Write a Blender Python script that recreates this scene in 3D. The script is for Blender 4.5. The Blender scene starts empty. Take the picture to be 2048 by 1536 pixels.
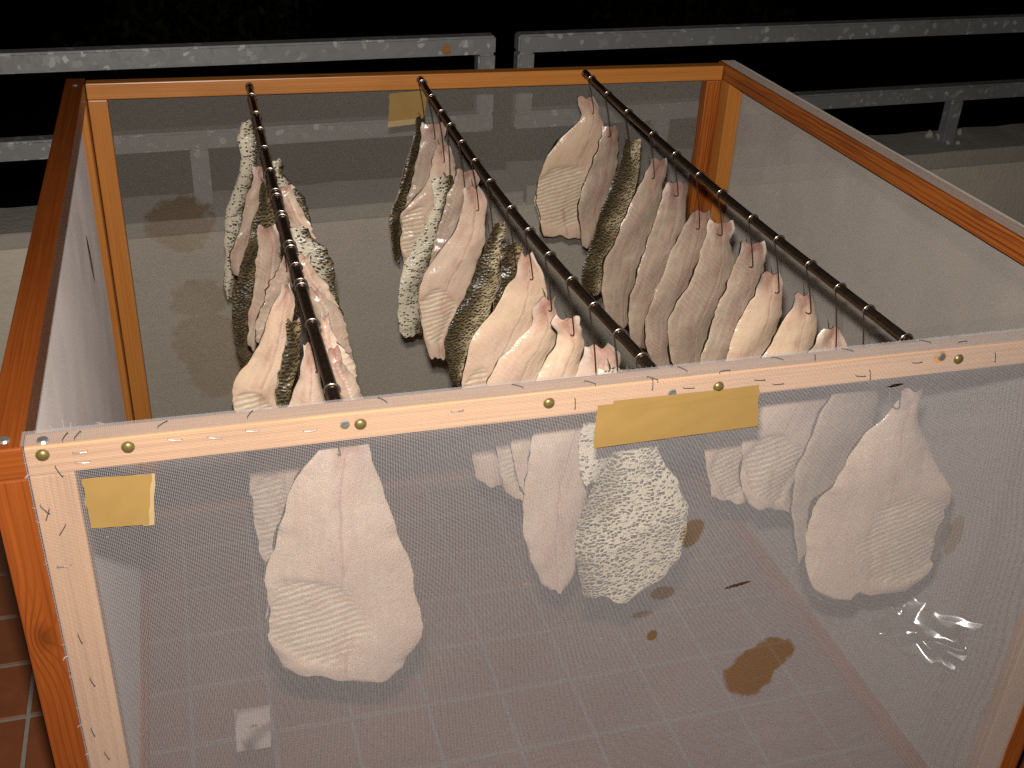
import bpy, bmesh, math, random
import numpy as np
from mathutils import Vector, Matrix
random.seed(7); rng = np.random.default_rng(7)
SC = bpy.context.scene
C = SC.collection

# ------------------------------------------------------------------ camera
S = 1.1                       # metres per solved unit (the front frame is 1.1 m wide)
ZT = 0.85                     # height of the cage top above the tiles
YAW, PITCH, ROLL, FPX = -0.303, 0.5237, 0.0513, 2216.6
CAM = np.array([0.1343*S, -0.7196*S, ZT + 0.4461*S])
def cam_axes():
    cy, sy, cp, sp = math.cos(YAW), math.sin(YAW), math.cos(PITCH), math.sin(PITCH)
    f = np.array([-sy*cp, cy*cp, -sp]); r = np.array([cy, sy, 0.0]); u = np.cross(r, f)
    c, s = math.cos(ROLL), math.sin(ROLL)
    return c*r + s*u, -s*r + c*u, f
CR, CU, CF = cam_axes()
cd = bpy.data.cameras.new('camera'); cam = bpy.data.objects.new('camera', cd); C.objects.link(cam)
cd.sensor_width = 36.0; cd.lens = FPX/2048*36.0; cd.clip_start = 0.02; cd.clip_end = 500
cam.matrix_world = Matrix(((CR[0], CU[0], -CF[0], CAM[0]), (CR[1], CU[1], -CF[1], CAM[1]), (CR[2], CU[2], -CF[2], CAM[2]), (0, 0, 0, 1)))
SC.camera = cam

# ------------------------------------------------------------------ night sky and the camera's flash
W = bpy.data.worlds.new('World'); SC.world = W; W.use_nodes = True
wn = W.node_tree.nodes; wl = W.node_tree.links
bg = wn['Background']; sky = wn.new('ShaderNodeTexSky'); sky.sky_type = 'NISHITA'; sky.sun_disc = False
sky.sun_elevation = math.radians(-4.0); sky.sun_rotation = math.radians(200)
wl.new(sky.outputs[0], bg.inputs[0]); bg.inputs[1].default_value = 0.004
ld = bpy.data.lights.new('camera_flash', 'AREA'); ld.shape = 'RECTANGLE'; ld.size = 0.03; ld.size_y = 0.016
ld.energy = 20.0; ld.color = (1.0, 0.948, 0.88); ld.spread = math.radians(150)
flash = bpy.data.objects.new('camera_flash', ld); C.objects.link(flash)
fp = CAM + CU*0.068 - CR*0.008 + CF*0.01
flash.matrix_world = Matrix(((CR[0], CU[0], -CF[0], fp[0]), (CR[1], CU[1], -CF[1], fp[1]), (CR[2], CU[2], -CF[2], fp[2]), (0, 0, 0, 1)))
SC.view_settings.view_transform = 'Standard'; SC.view_settings.look = 'None'
SC.view_settings.exposure = 0.0; SC.view_settings.gamma = 1.0
SC.cycles.max_bounces = 6; SC.cycles.diffuse_bounces = 3; SC.cycles.glossy_bounces = 3
SC.cycles.transparent_max_bounces = 12; SC.cycles.transmission_bounces = 4
SC.cycles.use_denoising = False
SC.cycles.sample_clamp_indirect = 4.0; SC.cycles.sample_clamp_direct = 12.0

# ------------------------------------------------------------------ pixels to rays
def ray(px, py):
    return (CR*((px-1024)/FPX) - CU*((py-768)/FPX) + CF)
def at(px, py, axis, val):
    d = ray(px, py); t = (val-CAM[axis])/d[axis]
    return CAM + t*d
def at_plane(px, py, o, n):
    d = ray(px, py); t = np.dot(np.asarray(o)-CAM, n)/np.dot(d, n)
    return CAM + t*d

# ------------------------------------------------------------------ object helpers
def tag(o, label=None, cat=None, group=None, kind=None):
    if label: o['label'] = label
    if cat: o['category'] = cat
    if group: o['group'] = group
    if kind: o['kind'] = kind
    return o
def thing(name, label, cat, loc=(0, 0, 0), group=None):
    o = bpy.data.objects.new(name, None); o.empty_display_size = 0.02; C.objects.link(o); o.location = loc
    return tag(o, label, cat, group)
def link(name, me, mat=None, parent=None, loc=None):
    o = bpy.data.objects.new(name, me); C.objects.link(o)
    if mat is not None and not me.materials: me.materials.append(mat)
    if parent is not None:
        o.parent = parent
        pm = np.array(parent.location)
        if parent.parent is not None: pm = pm + np.array(parent.parent.location)
        o.location = (np.array(loc) if loc is not None else np.zeros(3)) - pm
    elif loc is not None: o.location = loc
    return o
def mesh_np(name, verts, faces, smooth=False):
    """verts (n,3) array, faces (m,k) int array with equal k"""
    me = bpy.data.meshes.new(name)
    verts = np.asarray(verts, dtype=np.float32); faces = np.asarray(faces, dtype=np.int32)
    k = faces.shape[1]; m = faces.shape[0]
    me.vertices.add(len(verts)); me.vertices.foreach_set('co', verts.ravel())
    me.loops.add(m*k); me.loops.foreach_set('vertex_index', faces.ravel())
    me.polygons.add(m); me.polygons.foreach_set('loop_start', np.arange(m, dtype=np.int32)*k)
    me.polygons.foreach_set('loop_total', np.full(m, k, dtype=np.int32))
    me.polygons.foreach_set('use_smooth', np.full(m, bool(smooth)))
    me.update(calc_edges=True)
    return me
def bm_mesh(name, bm, smooth=False):
    me = bpy.data.meshes.new(name); bm.to_mesh(me); bm.free()
    if smooth:
        for p in me.polygons: p.use_smooth = True
    return me

def lath_mesh(a, b, bev=0.0018, axis=None):
    """a bevelled timber lath between box corners a and b; UV u runs along its length in metres"""
    a = np.minimum(a, b), np.maximum(a, b); lo, hi = a
    c = (lo+hi)/2; d = hi-lo
    bm = bmesh.new(); bmesh.ops.create_cube(bm, size=1.0)
    bmesh.ops.scale(bm, vec=d, verts=bm.verts); bmesh.ops.translate(bm, vec=c, verts=bm.verts)
    if bev: bmesh.ops.bevel(bm, geom=bm.edges[:], offset=bev, segments=2, profile=0.6, affect='EDGES')
    ax = int(np.argmax(d)) if axis is None else axis
    o1, o2 = [i for i in range(3) if i != ax]
    uv = bm.loops.layers.uv.new('uv'); off = random.uniform(0, 50), random.uniform(0, 50)
    for f in bm.faces:
        n = f.normal
        for l in f.loops:
            co = l.vert.co
            if abs(n[ax]) > 0.7: l[uv].uv = (co[o1]*0.4+off[0], co[o2]+off[1])
            else:
                w = co[o2] if abs(n[o1]) > abs(n[o2]) else co[o1]+0.1
                l[uv].uv = (co[ax]+off[0], w+off[1])
    return bm_mesh('lath', bm)

def tube_np(path, r, n=6, cap=True):
    path = np.asarray(path, float); m = len(path)
    r = np.full(m, r) if np.isscalar(r) else np.asarray(r)
    t = np.gradient(path, axis=0); t /= np.linalg.norm(t, axis=1)[:, None]+1e-12
    ref = np.array([0.13, 0.97, 0.21])
    V = []; nrm = np.cross(t[0], ref); nrm /= np.linalg.norm(nrm)
    for i in range(m):
        nrm = nrm - t[i]*np.dot(nrm, t[i]); nrm /= np.linalg.norm(nrm)+1e-12
        bn = np.cross(t[i], nrm)
        for k in range(n):
            a = 2*math.pi*k/n
            V.append(path[i]+r[i]*(math.cos(a)*nrm+math.sin(a)*bn))
    F = []
    for i in range(m-1):
        for k in range(n):
            F.append((i*n+k, i*n+(k+1) % n, (i+1)*n+(k+1) % n, (i+1)*n+k))
    return np.array(V), np.array(F)

# ------------------------------------------------------------------ material helpers
class NT:
    def __init__(self, name):
        self.m = bpy.data.materials.new(name); self.m.use_nodes = True
        self.t = self.m.node_tree; self.n = self.t.nodes; self.l = self.t.links
        self.p = self.n['Principled BSDF']; self.out = self.n['Material Output']
    def node(self, kind, **kw):
        nd = self.n.new(kind)
        for k, v in kw.items():
            if k.startswith('i_'):
                key = k[2:]
                key = int(key) if key.isdigit() else key
                if hasattr(v, 'is_output'): self.l.new(v, nd.inputs[key])
                else: nd.inputs[key].default_value = v
            else: setattr(nd, k, v)
        return nd
    def math(self, op, a, b=0.0, c=None, clamp=False):
        nd = self.n.new('ShaderNodeMath'); nd.operation = op; nd.use_clamp = clamp
        for i, v in enumerate((a, b) if c is None else (a, b, c)):
            if hasattr(v, 'is_output'): self.l.new(v, nd.inputs[i])
            else: nd.inputs[i].default_value = v
        return nd.outputs[0]
    def ramp(self, fac, stops, interp='LINEAR'):
        nd = self.n.new('ShaderNodeValToRGB'); nd.color_ramp.interpolation = interp
        e = nd.color_ramp.elements
        while len(e) < len(stops): e.new(0.5)
        for i, (p, c) in enumerate(stops):
            e[i].position = p; e[i].color = (*c, 1) if len(c) == 3 else c
        self.l.new(fac, nd.inputs[0]); return nd.outputs[0]
    def mix(self, fac, a, b, blend='MIX'):
        nd = self.n.new('ShaderNodeMix'); nd.data_type = 'RGBA'; nd.blend_type = blend
        for i, v in ((0, fac), (6, a), (7, b)):
            if hasattr(v, 'is_output'): self.l.new(v, nd.inputs[i])
            else: nd.inputs[i].default_value = v if i == 0 else ((*v, 1) if len(v) == 3 else v)
        return nd.outputs[2]
    def noise(self, vec, scale, detail=3, rough=0.5, dist=0.0):
        nd = self.node('ShaderNodeTexNoise'); nd.inputs['Scale'].default_value = scale
        nd.inputs['Detail'].default_value = detail; nd.inputs['Roughness'].default_value = rough
        nd.inputs['Distortion'].default_value = dist
        if vec is not None: self.l.new(vec, nd.inputs['Vector'])
        return nd.outputs['Fac']
    def coord(self, kind='Object'):
        return self.node('ShaderNodeTexCoord').outputs[kind]
    def uv(self, name='uv'):
        nd = self.n.new('ShaderNodeUVMap'); nd.uv_map = name; return nd.outputs[0]
    def sep(self, v):
        nd = self.n.new('ShaderNodeSeparateXYZ'); self.l.new(v, nd.inputs[0]); return nd.outputs
    def comb(self, x, y, z=0.0):
        nd = self.n.new('ShaderNodeCombineXYZ')
        for i, v in enumerate((x, y, z)):
            if hasattr(v, 'is_output'): self.l.new(v, nd.inputs[i])
            else: nd.inputs[i].default_value = v
        return nd.outputs[0]
    def mapping(self, v, scale=(1, 1, 1), loc=(0, 0, 0)):
        nd = self.n.new('ShaderNodeMapping'); self.l.new(v, nd.inputs[0])
        nd.inputs['Scale'].default_value = scale; nd.inputs['Location'].default_value = loc
        return nd.outputs[0]
    def bump(self, h, strength=0.3, dist=0.001, prev=None):
        nd = self.n.new('ShaderNodeBump'); nd.inputs['Strength'].default_value = strength
        nd.inputs['Distance'].default_value = dist; self.l.new(h, nd.inputs['Height'])
        if prev is not None: self.l.new(prev, nd.inputs['Normal'])
        return nd.outputs[0]
    def set(self, **kw):
        for k, v in kw.items():
            key = k.replace('_', ' ')
            if hasattr(v, 'is_output'): self.l.new(v, self.p.inputs[key])
            else: self.p.inputs[key].default_value = (*v, 1) if isinstance(v, tuple) and len(v) == 3 else v
        return self

def wood_mat(name, light, mid, dark, contrast=1.0, rough=0.35, ring=320.0, coat=0.25, soft=0.45, knot=None):
    t = NT(name); u = t.sep(t.uv())
    along, across = u[0], u[1]
    warp = t.noise(t.comb(t.math('MULTIPLY', along, 5.0), t.math('MULTIPLY', across, 14.0)), 1.0, 2)
    a2 = t.math('ADD', t.math('MULTIPLY', across, ring*4), t.math('MULTIPLY', warp, 15.0*contrast))
    kd = None
    if knot is not None:
        oc = t.sep(t.coord())
        kx = t.math('DIVIDE', t.math('SUBTRACT', oc[0], knot[0]), 0.010); kz = t.math('DIVIDE', t.math('SUBTRACT', oc[2], knot[1]), 0.017)
        kd = t.math('SQRT', t.math('ADD', t.math('MULTIPLY', kx, kx), t.math('MULTIPLY', kz, kz)))
        a2 = t.math('ADD', a2, t.math('MULTIPLY', t.math('POWER', 2.718, t.math('MULTIPLY', kd, -0.55)), 26.0))
    rings = t.math('MULTIPLY_ADD', t.math('SINE', a2), 0.5, 0.5)
    stk = t.noise(t.comb(t.math('MULTIPLY', along, 2.2), t.math('MULTIPLY', across, ring*1.1)), 1.0, 3, 0.6)
    stk = t.math('MULTIPLY', t.math('SUBTRACT', stk, 0.40, clamp=True), 4.0, clamp=True)
    msk = t.noise(t.comb(t.math('MULTIPLY', along, 6.0), t.math('MULTIPLY', across, 30.0)), 1.0, 2)
    rings = t.math('MULTIPLY', t.math('POWER', rings, 3.0), t.math('MULTIPLY_ADD', msk, 2.2, -0.6, clamp=True))
    rings = t.math('MULTIPLY', t.math('MAXIMUM', rings, t.math('MULTIPLY', stk, 0.75)), soft)
    fib = t.noise(t.comb(t.math('MULTIPLY', along, 9.0), t.math('MULTIPLY', across, 1500.0)), 1.0, 3)
    blot = t.noise(t.comb(t.math('MULTIPLY', along, 5.0), t.math('MULTIPLY', across, 20.0)), 1.0, 3)
    col = t.ramp(rings, [(0.0, light), (0.55, mid), (1.0, dark)])
    col = t.mix(t.math('MULTIPLY', t.math('SUBTRACT', fib, 0.35, clamp=True), 0.9), col, dark)
    col = t.mix(t.math('MULTIPLY', t.math('SUBTRACT', blot, 0.52, clamp=True), 1.7), col, tuple(x*0.55 for x in mid))
    # dark knots now and then
    kn = t.node('ShaderNodeTexVoronoi'); kn.inputs['Scale'].default_value = 1.0
    t.l.new(t.comb(t.math('MULTIPLY', along, 4.0), t.math('MULTIPLY', across, 7.0)), kn.inputs['Vector'])
    km = t.ramp(kn.outputs['Distance'], [(0.0, (1, 1, 1)), (0.07, (0.8, 0.8, 0.8)), (0.12, (0, 0, 0))])
    col = t.mix(t.math('MULTIPLY', km, 0.8), col, tuple(x*0.45 for x in dark))
    if kd is not None:
        col = t.mix(t.math('MULTIPLY', t.math('SUBTRACT', 1.15, kd, clamp=True), 0.8, clamp=True), col, tuple(x*0.5 for x in mid))
    t.set(Base_Color=col, Roughness=t.math('MULTIPLY_ADD', fib, 0.25, rough-0.08))
    t.p.inputs['Coat Weight'].default_value = coat; t.p.inputs['Coat Roughness'].default_value = 0.3
    t.l.new(t.bump(t.math('ADD', rings, fib), 0.25, 0.0006), t.p.inputs['Normal'])
    return t.m
M = {}
M['wood_orange'] = wood_mat('varnished_pine', (0.52, 0.21, 0.042), (0.45, 0.155, 0.026), (0.28, 0.075, 0.011), 0.8, soft=0.7)
M['wood_deep'] = wood_mat('deep_varnished_pine', (0.43, 0.13, 0.017), (0.35, 0.088, 0.011), (0.17, 0.033, 0.004), 1.3, ring=200, soft=1.5)
M['wood_red'] = wood_mat('aged_red_pine', (0.27, 0.066, 0.010), (0.20, 0.043, 0.006), (0.07, 0.013, 0.002), 1.0, ring=240, soft=0.8, knot=tuple(at(88, 1275, 1, -0.0025)[[0, 2]]))
M['wood_pale'] = wood_mat('pale_pine', (0.50, 0.29, 0.145), (0.44, 0.235, 0.10), (0.24, 0.10, 0.035), 0.9, rough=0.55, coat=0.0, soft=0.9)

def screen_mat(name, col, patches=(), holes=(), axes=(0, 2)):
    """woven thread; wet patches let light through, torn holes are open"""
    t = NT(name)
    co = t.coord('Object'); s = t.sep(co)
    nz = t.noise(co, 55.0, 2)
    def blob(lst, soft, amp):
        acc = None
        for (cx, cz, rx, rz, rot, amt) in lst:
            dx = t.math('SUBTRACT', s[axes[0]], cx); dz = t.math('SUBTRACT', s[axes[1]], cz)
            ca, sa = math.cos(rot), math.sin(rot)
            ex = t.math('DIVIDE', t.math('ADD', t.math('MULTIPLY', dx, ca), t.math('MULTIPLY', dz, sa)), rx)
            ez = t.math('DIVIDE', t.math('SUBTRACT', t.math('MULTIPLY', dz, ca), t.math('MULTIPLY', dx, sa)), rz)
            d = t.math('SQRT', t.math('ADD', t.math('MULTIPLY', ex, ex), t.math('MULTIPLY', ez, ez)))
            d = t.math('ADD', d, t.math('MULTIPLY', t.math('SUBTRACT', nz, 0.5), amp))
            m = t.math('MULTIPLY', t.math('DIVIDE', t.math('SUBTRACT', 1.0, d), soft, clamp=True), amt)
            acc = m if acc is None else t.math('MAXIMUM', acc, m)
        return acc
    rnd = t.noise(t.mapping(co, (9, 9, 9)), 1.0, 2)
    t.set(Base_Color=t.mix(rnd, tuple(c*0.92 for c in col), col), Roughness=0.55)
    t.p.inputs['Specular IOR Level'].default_value = 0.3
    surf = t.p.outputs[0]
    tr0 = t.node('ShaderNodeBsdfTransparent'); tr0.inputs[0].default_value = (0.95, 0.90, 0.80, 1)
    df0 = t.node('ShaderNodeBsdfDiffuse'); df0.inputs[0].default_value = (0.36, 0.20, 0.075, 1)
    tr = t.node('ShaderNodeMixShader'); tr.inputs[0].default_value = 0.68
    t.l.new(tr0.outputs[0], tr.inputs[1]); t.l.new(df0.outputs[0], tr.inputs[2])
    if patches:
        mx = t.node('ShaderNodeMixShader'); t.l.new(t.math('MULTIPLY', blob(patches, 0.16, 0.7), 0.95), mx.inputs[0])
        t.l.new(surf, mx.inputs[1]); t.l.new(tr.outputs[0], mx.inputs[2]); surf = mx.outputs[0]
    if holes:
        tr2 = t.node('ShaderNodeBsdfTransparent')
        mx = t.node('ShaderNodeMixShader'); t.l.new(blob(holes, 0.05, 0.5), mx.inputs[0])
        t.l.new(surf, mx.inputs[1]); t.l.new(tr2.outputs[0], mx.inputs[2]); surf = mx.outputs[0]
    t.l.new(surf, t.out.inputs[0])
    return t.m

def simple(name, col, rough=0.5, metal=0.0, nscale=None, namp=0.25, bump=0.0, spec=0.5):
    t = NT(name); c = col
    if nscale:
        n = t.noise(t.coord(), nscale, 4)
        c = t.mix(n, tuple(x*(1-namp) for x in col), tuple(min(1, x*(1+namp)) for x in col))
        if bump: t.l.new(t.bump(n, bump, 0.002), t.p.inputs['Normal'])
        t.set(Roughness=t.math('MULTIPLY_ADD', n, 0.3, rough-0.15))
    else: t.set(Roughness=rough)
    t.set(Base_Color=c, Metallic=metal); t.p.inputs['Specular IOR Level'].default_value = spec
    return t.m
M['rod'] = simple('bronzed_pipe', (0.13, 0.085, 0.06), 0.27, 0.9, 160, 0.5)
M['wire'] = simple('dark_wire', (0.11, 0.075, 0.05), 0.35, 0.8)
M['wire_bright'] = simple('worn_wire', (0.55, 0.47, 0.40), 0.25, 0.95)
M['steel'] = simple('zinc_screw', (0.45, 0.43, 0.40), 0.35, 0.8, 600, 0.3)
M['brass'] = simple('dull_brass', (0.22, 0.16, 0.055), 0.38, 0.6, 300, 0.3)
M['staple'] = simple('staple_steel', (0.16, 0.14, 0.13), 0.4, 0.7)
M['tape'] = simple('parcel_tape', (0.27, 0.165, 0.052), 0.5, 0.0, 40, 0.10, 0.05, 0.25)
M['tape_pale'] = simple('aged_tape', (0.36, 0.255, 0.125), 0.6, 0.0, 60, 0.12)
M['grout'] = simple('grout', (0.27, 0.235, 0.20), 0.85, 0.0, 90, 0.3, 0.3)
def tile_mat():
    t = NT('terracotta_tile'); co = t.coord()
    oi = t.node('ShaderNodeObjectInfo').outputs['Random']
    n = t.noise(co, 45, 4); n2 = t.noise(co, 9, 2)
    c = t.mix(n, (0.20, 0.056, 0.016), (0.29, 0.088, 0.030)); c = t.mix(t.math('MULTIPLY', oi, 0.4), c, (0.17, 0.05, 0.02))
    c = t.mix(t.math('MULTIPLY', t.math('SUBTRACT', n2, 0.5, clamp=True), 1.5), c, (0.13, 0.05, 0.025))
    t.set(Base_Color=c, Roughness=t.math('MULTIPLY_ADD', n, 0.3, 0.35)); t.l.new(t.bump(n, 0.2, 0.001), t.p.inputs['Normal'])
    return t.m
M['tile'] = tile_mat()
def concrete_mat(name, base):
    t = NT(name); co = t.coord(); n = t.noise(co, 7, 6, 0.65); n2 = t.noise(co, 120, 3)
    c = t.mix(n, tuple(x*0.72 for x in base), tuple(x*1.15 for x in base)); c = t.mix(t.math('MULTIPLY', n2, 0.35), c, tuple(x*0.6 for x in base))
    t.set(Base_Color=c, Roughness=0.9); t.l.new(t.bump(t.math('ADD', n, n2), 0.5, 0.004), t.p.inputs['Normal'])
    return t.m
M['plaster'] = concrete_mat('parapet_plaster', (0.64, 0.565, 0.46)); M['concrete'] = concrete_mat('coping_concrete', (0.40, 0.36, 0.31))
def galv_mat():
    t = NT('galvanised_steel'); co = t.coord()
    wv = t.node('ShaderNodeVectorMath', operation='ADD')
    nz = t.node('ShaderNodeTexNoise'); nz.inputs['Scale'].default_value = 60; t.l.new(co, nz.inputs['Vector'])
    sc = t.node('ShaderNodeVectorMath', operation='SCALE'); t.l.new(nz.outputs['Color'], sc.inputs[0]); sc.inputs['Scale'].default_value = 0.012
    t.l.new(co, wv.inputs[0]); t.l.new(sc.outputs[0], wv.inputs[1])
    v = t.node('ShaderNodeTexVoronoi'); v.inputs['Scale'].default_value = 95; t.l.new(wv.outputs[0], v.inputs['Vector'])
    g = t.sep(v.outputs['Color'])[0]
    c = t.ramp(g, [(0.0, (0.22, 0.222, 0.222)), (0.82, (0.27, 0.27, 0.27)), (0.94, (0.38, 0.38, 0.378)), (1.0, (0.60, 0.60, 0.595))])
    dirt = t.noise(co, 6, 5, 0.7)
    c = t.mix(t.math('MULTIPLY', t.math('SUBTRACT', dirt, 0.45, clamp=True), 1.6), c, (0.17, 0.16, 0.145))
    t.set(Base_Color=c, Metallic=0.35, Roughness=t.math('MULTIPLY_ADD', g, -0.25, 0.62))
    t.l.new(t.bump(t.math('ADD', g, dirt), 0.15, 0.002), t.p.inputs['Normal'])
    return t.m
M['galv'] = galv_mat()
M['rust'] = simple('rust_flake', (0.30, 0.14, 0.05), 0.8, 0, 200, 0.5)
M['pale_wire'] = simple('blank_wire', (0.75, 0.73, 0.70), 0.2, 1.0)

def flesh_mat(name, cream, pink, grey):
    t = NT(name); uvm = t.uv('metric'); uvn = t.sep(t.uv('uv'))
    at_ = t.node('ShaderNodeAttribute'); at_.attribute_name = 'rib'; rib = at_.outputs['Fac']
    oi = t.node('ShaderNodeObjectInfo').outputs['Random']
    s = t.sep(uvm); a, b = s[0], s[1]
    off = t.comb(a, b, t.math('MULTIPLY', oi, 9.0))
    big = t.noise(off, 22, 3, 0.55); fine = t.noise(off, 260, 3, 0.6); mid = t.noise(off, 75, 3, 0.6)
    c = t.mix(t.ramp(big, [(0.35, (0, 0, 0)), (0.68, (1, 1, 1))]), cream, pink)
    c = t.mix(t.math('MULTIPLY', t.math('SUBTRACT', mid, 0.42, clamp=True), 1.6), c, grey)
    # muscle bands: shallow chevrons from the mid line
    am = t.math('ABSOLUTE', a)
    ch = t.math('ADD', t.math('MULTIPLY', b, 900.0), t.math('MULTIPLY', am, 700.0))
    ch = t.math('ADD', ch, t.math('MULTIPLY', mid, 9.0))
    band = t.math('MULTIPLY_ADD', t.math('SINE', ch), 0.5, 0.5)
    c = t.mix(t.math('MULTIPLY', t.math('POWER', band, 5.0), t.math('MULTIPLY', t.math('SUBTRACT', big, 0.4, clamp=True), 0.7)), c, (0.80, 0.70, 0.60))
    # dark line of the backbone, with a pale seam next to it
    ml = t.math('SUBTRACT', 1.0, t.math('DIVIDE', t.math('ABSOLUTE', t.math('ADD', a, t.math('MULTIPLY_ADD', big, 0.006, -0.004))), 0.0022), clamp=True)
    c = t.mix(t.math('MULTIPLY', ml, t.math('MULTIPLY', mid, 0.75)), c, (0.30, 0.10, 0.075))
    # long streaks down the fillet, and pin bones beading the mid line
    st = t.noise(t.comb(t.math('MULTIPLY', a, 190.0), t.math('MULTIPLY', b, 9.0), t.math('MULTIPLY', oi, 30.0)), 1.0, 3, 0.6)
    c = t.mix(t.math('MULTIPLY', t.math('SUBTRACT', st, 0.48, clamp=True), 1.5, clamp=True), c, grey)
    c = t.mix(t.math('MULTIPLY', t.math('SUBTRACT', 0.46, st, clamp=True), 1.1, clamp=True), c, (0.72, 0.60, 0.48))
    pb = t.math('SUBTRACT', 1.0, t.math('DIVIDE', t.math('ABSOLUTE', t.math('ADD', a, t.math('MULTIPLY_ADD', big, 0.006, -0.007))), 0.0015), clamp=True)
    pb = t.math('MULTIPLY', pb, t.math('GREATER_THAN', t.math('SINE', t.math('MULTIPLY', b, 1500.0)), 0.1))
    c = t.mix(t.math('MULTIPLY', pb, 0.4), c, (0.75, 0.66, 0.56))
    # rib cage: pale membrane with ridges
    rr = t.math('ADD', t.math('MULTIPLY', b, 820.0), t.math('ADD', t.math('MULTIPLY', a, 210.0), t.math('ADD', t.math('MULTIPLY', big, 9.0), t.math('MULTIPLY', mid, 2.0))))
    ridge = t.math('MULTIPLY', t.math('MULTIPLY_ADD', t.math('SINE', rr), 0.5, 0.5), t.math('MULTIPLY_ADD', mid, 1.6, -0.1, clamp=True))
    rc = t.mix(ridge, (0.50, 0.365, 0.235), (0.80, 0.71, 0.59))
    c = t.mix(t.math('MULTIPLY', rib, 0.8), c, rc)
    # reddish bruising at the tail cut
    tail = t.math('MULTIPLY', t.math('SUBTRACT', 1.0, t.math('DIVIDE', uvn[1], 0.17), clamp=True), mid, clamp=True)
    c = t.mix(t.math('MULTIPLY', tail, 1.25, clamp=True), c, (0.30, 0.125, 0.10))
    bl = t.noise(t.comb(t.math('MULTIPLY', a, 60.0), t.math('MULTIPLY', b, 22.0), t.math('MULTIPLY', oi, 55.0)), 1.0, 4, 0.65)
    nearmid = t.math('SUBTRACT', 1.0, t.math('DIVIDE', t.math('ABSOLUTE', a), 0.024), clamp=True)
    c = t.mix(t.math('MULTIPLY', t.math('MULTIPLY', t.math('SUBTRACT', bl, 0.5, clamp=True), 4.0, clamp=True), t.math('MULTIPLY_ADD', nearmid, 0.55, 0.12)), c, (0.36, 0.15, 0.11))
    c = t.mix(t.math('MULTIPLY', t.math('SUBTRACT', 0.42, bl, clamp=True), 2.4, clamp=True), c, (0.74, 0.64, 0.52))
    edt = t.math('MULTIPLY', t.math('ABSOLUTE', t.math('SUBTRACT', uvn[0], 0.5)), 2.0)
    tl = t.math('SUBTRACT', 1.0, t.math('DIVIDE', uvn[1], 0.14), clamp=True)
    c = t.mix(t.math('MULTIPLY', t.math('MULTIPLY', t.math('SUBTRACT', t.math('ADD', edt, t.math('MULTIPLY', mid, 1.1)), 1.18, clamp=True), 4.0, clamp=True), t.math('MULTIPLY', tl, 0.8, clamp=True)), c, (0.66, 0.58, 0.52))
    # dried yellowish and bloody rim
    ed = t.math('MULTIPLY', t.math('ABSOLUTE', t.math('SUBTRACT', uvn[0], 0.5)), 2.0)
    rim = t.math('MULTIPLY', t.math('SUBTRACT', ed, 0.86, clamp=True), t.math('MULTIPLY', big, 8.0), clamp=True)
    c = t.mix(t.math('MULTIPLY', rim, 0.5), c, (0.62, 0.47, 0.30))
    t.set(Base_Color=c, Roughness=t.math('MULTIPLY_ADD', mid, 0.34, 0.07))
    t.p.inputs['Subsurface Weight'].default_value = 0.12; t.p.inputs['Subsurface Radius'].default_value = (0.006, 0.003, 0.002)
    t.p.inputs['Subsurface Scale'].default_value = 1.0
    t.p.inputs['Specular IOR Level'].default_value = 0.55
    h = t.math('ADD', t.math('MULTIPLY', t.math('MULTIPLY', band, big), 0.10), t.math('MULTIPLY', fine, t.math('ADD', t.math('MULTIPLY', t.math('SUBTRACT', bl, 0.46, clamp=True), 3.0), t.math('MULTIPLY', t.math('SUBTRACT', edt, 0.72, clamp=True), 3.2))))
    nb = t.bump(h, 0.65, 0.0014)
    nb = t.bump(t.noise(off, 130, 2, 0.5), 0.16, 0.0012, nb)
    nb = t.bump(t.math('MULTIPLY', t.math('ADD', ridge, t.math('MULTIPLY', mid, 0.8)), rib), 0.45, 0.0014, nb)
    nb = t.bump(mid, 0.28, 0.002, nb)
    t.l.new(nb, t.p.inputs['Normal'])
    return t.m
M['flesh_cream'] = flesh_mat('cream_flesh', (0.66, 0.49, 0.335), (0.63, 0.43, 0.32), (0.56, 0.40, 0.295))
M['flesh_pink'] = flesh_mat('pink_flesh', (0.62, 0.475, 0.36), (0.59, 0.41, 0.305), (0.50, 0.365, 0.28))
M['flesh_grey'] = flesh_mat('greyish_flesh', (0.44, 0.345, 0.255), (0.395, 0.275, 0.215), (0.28, 0.205, 0.165))
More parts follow.
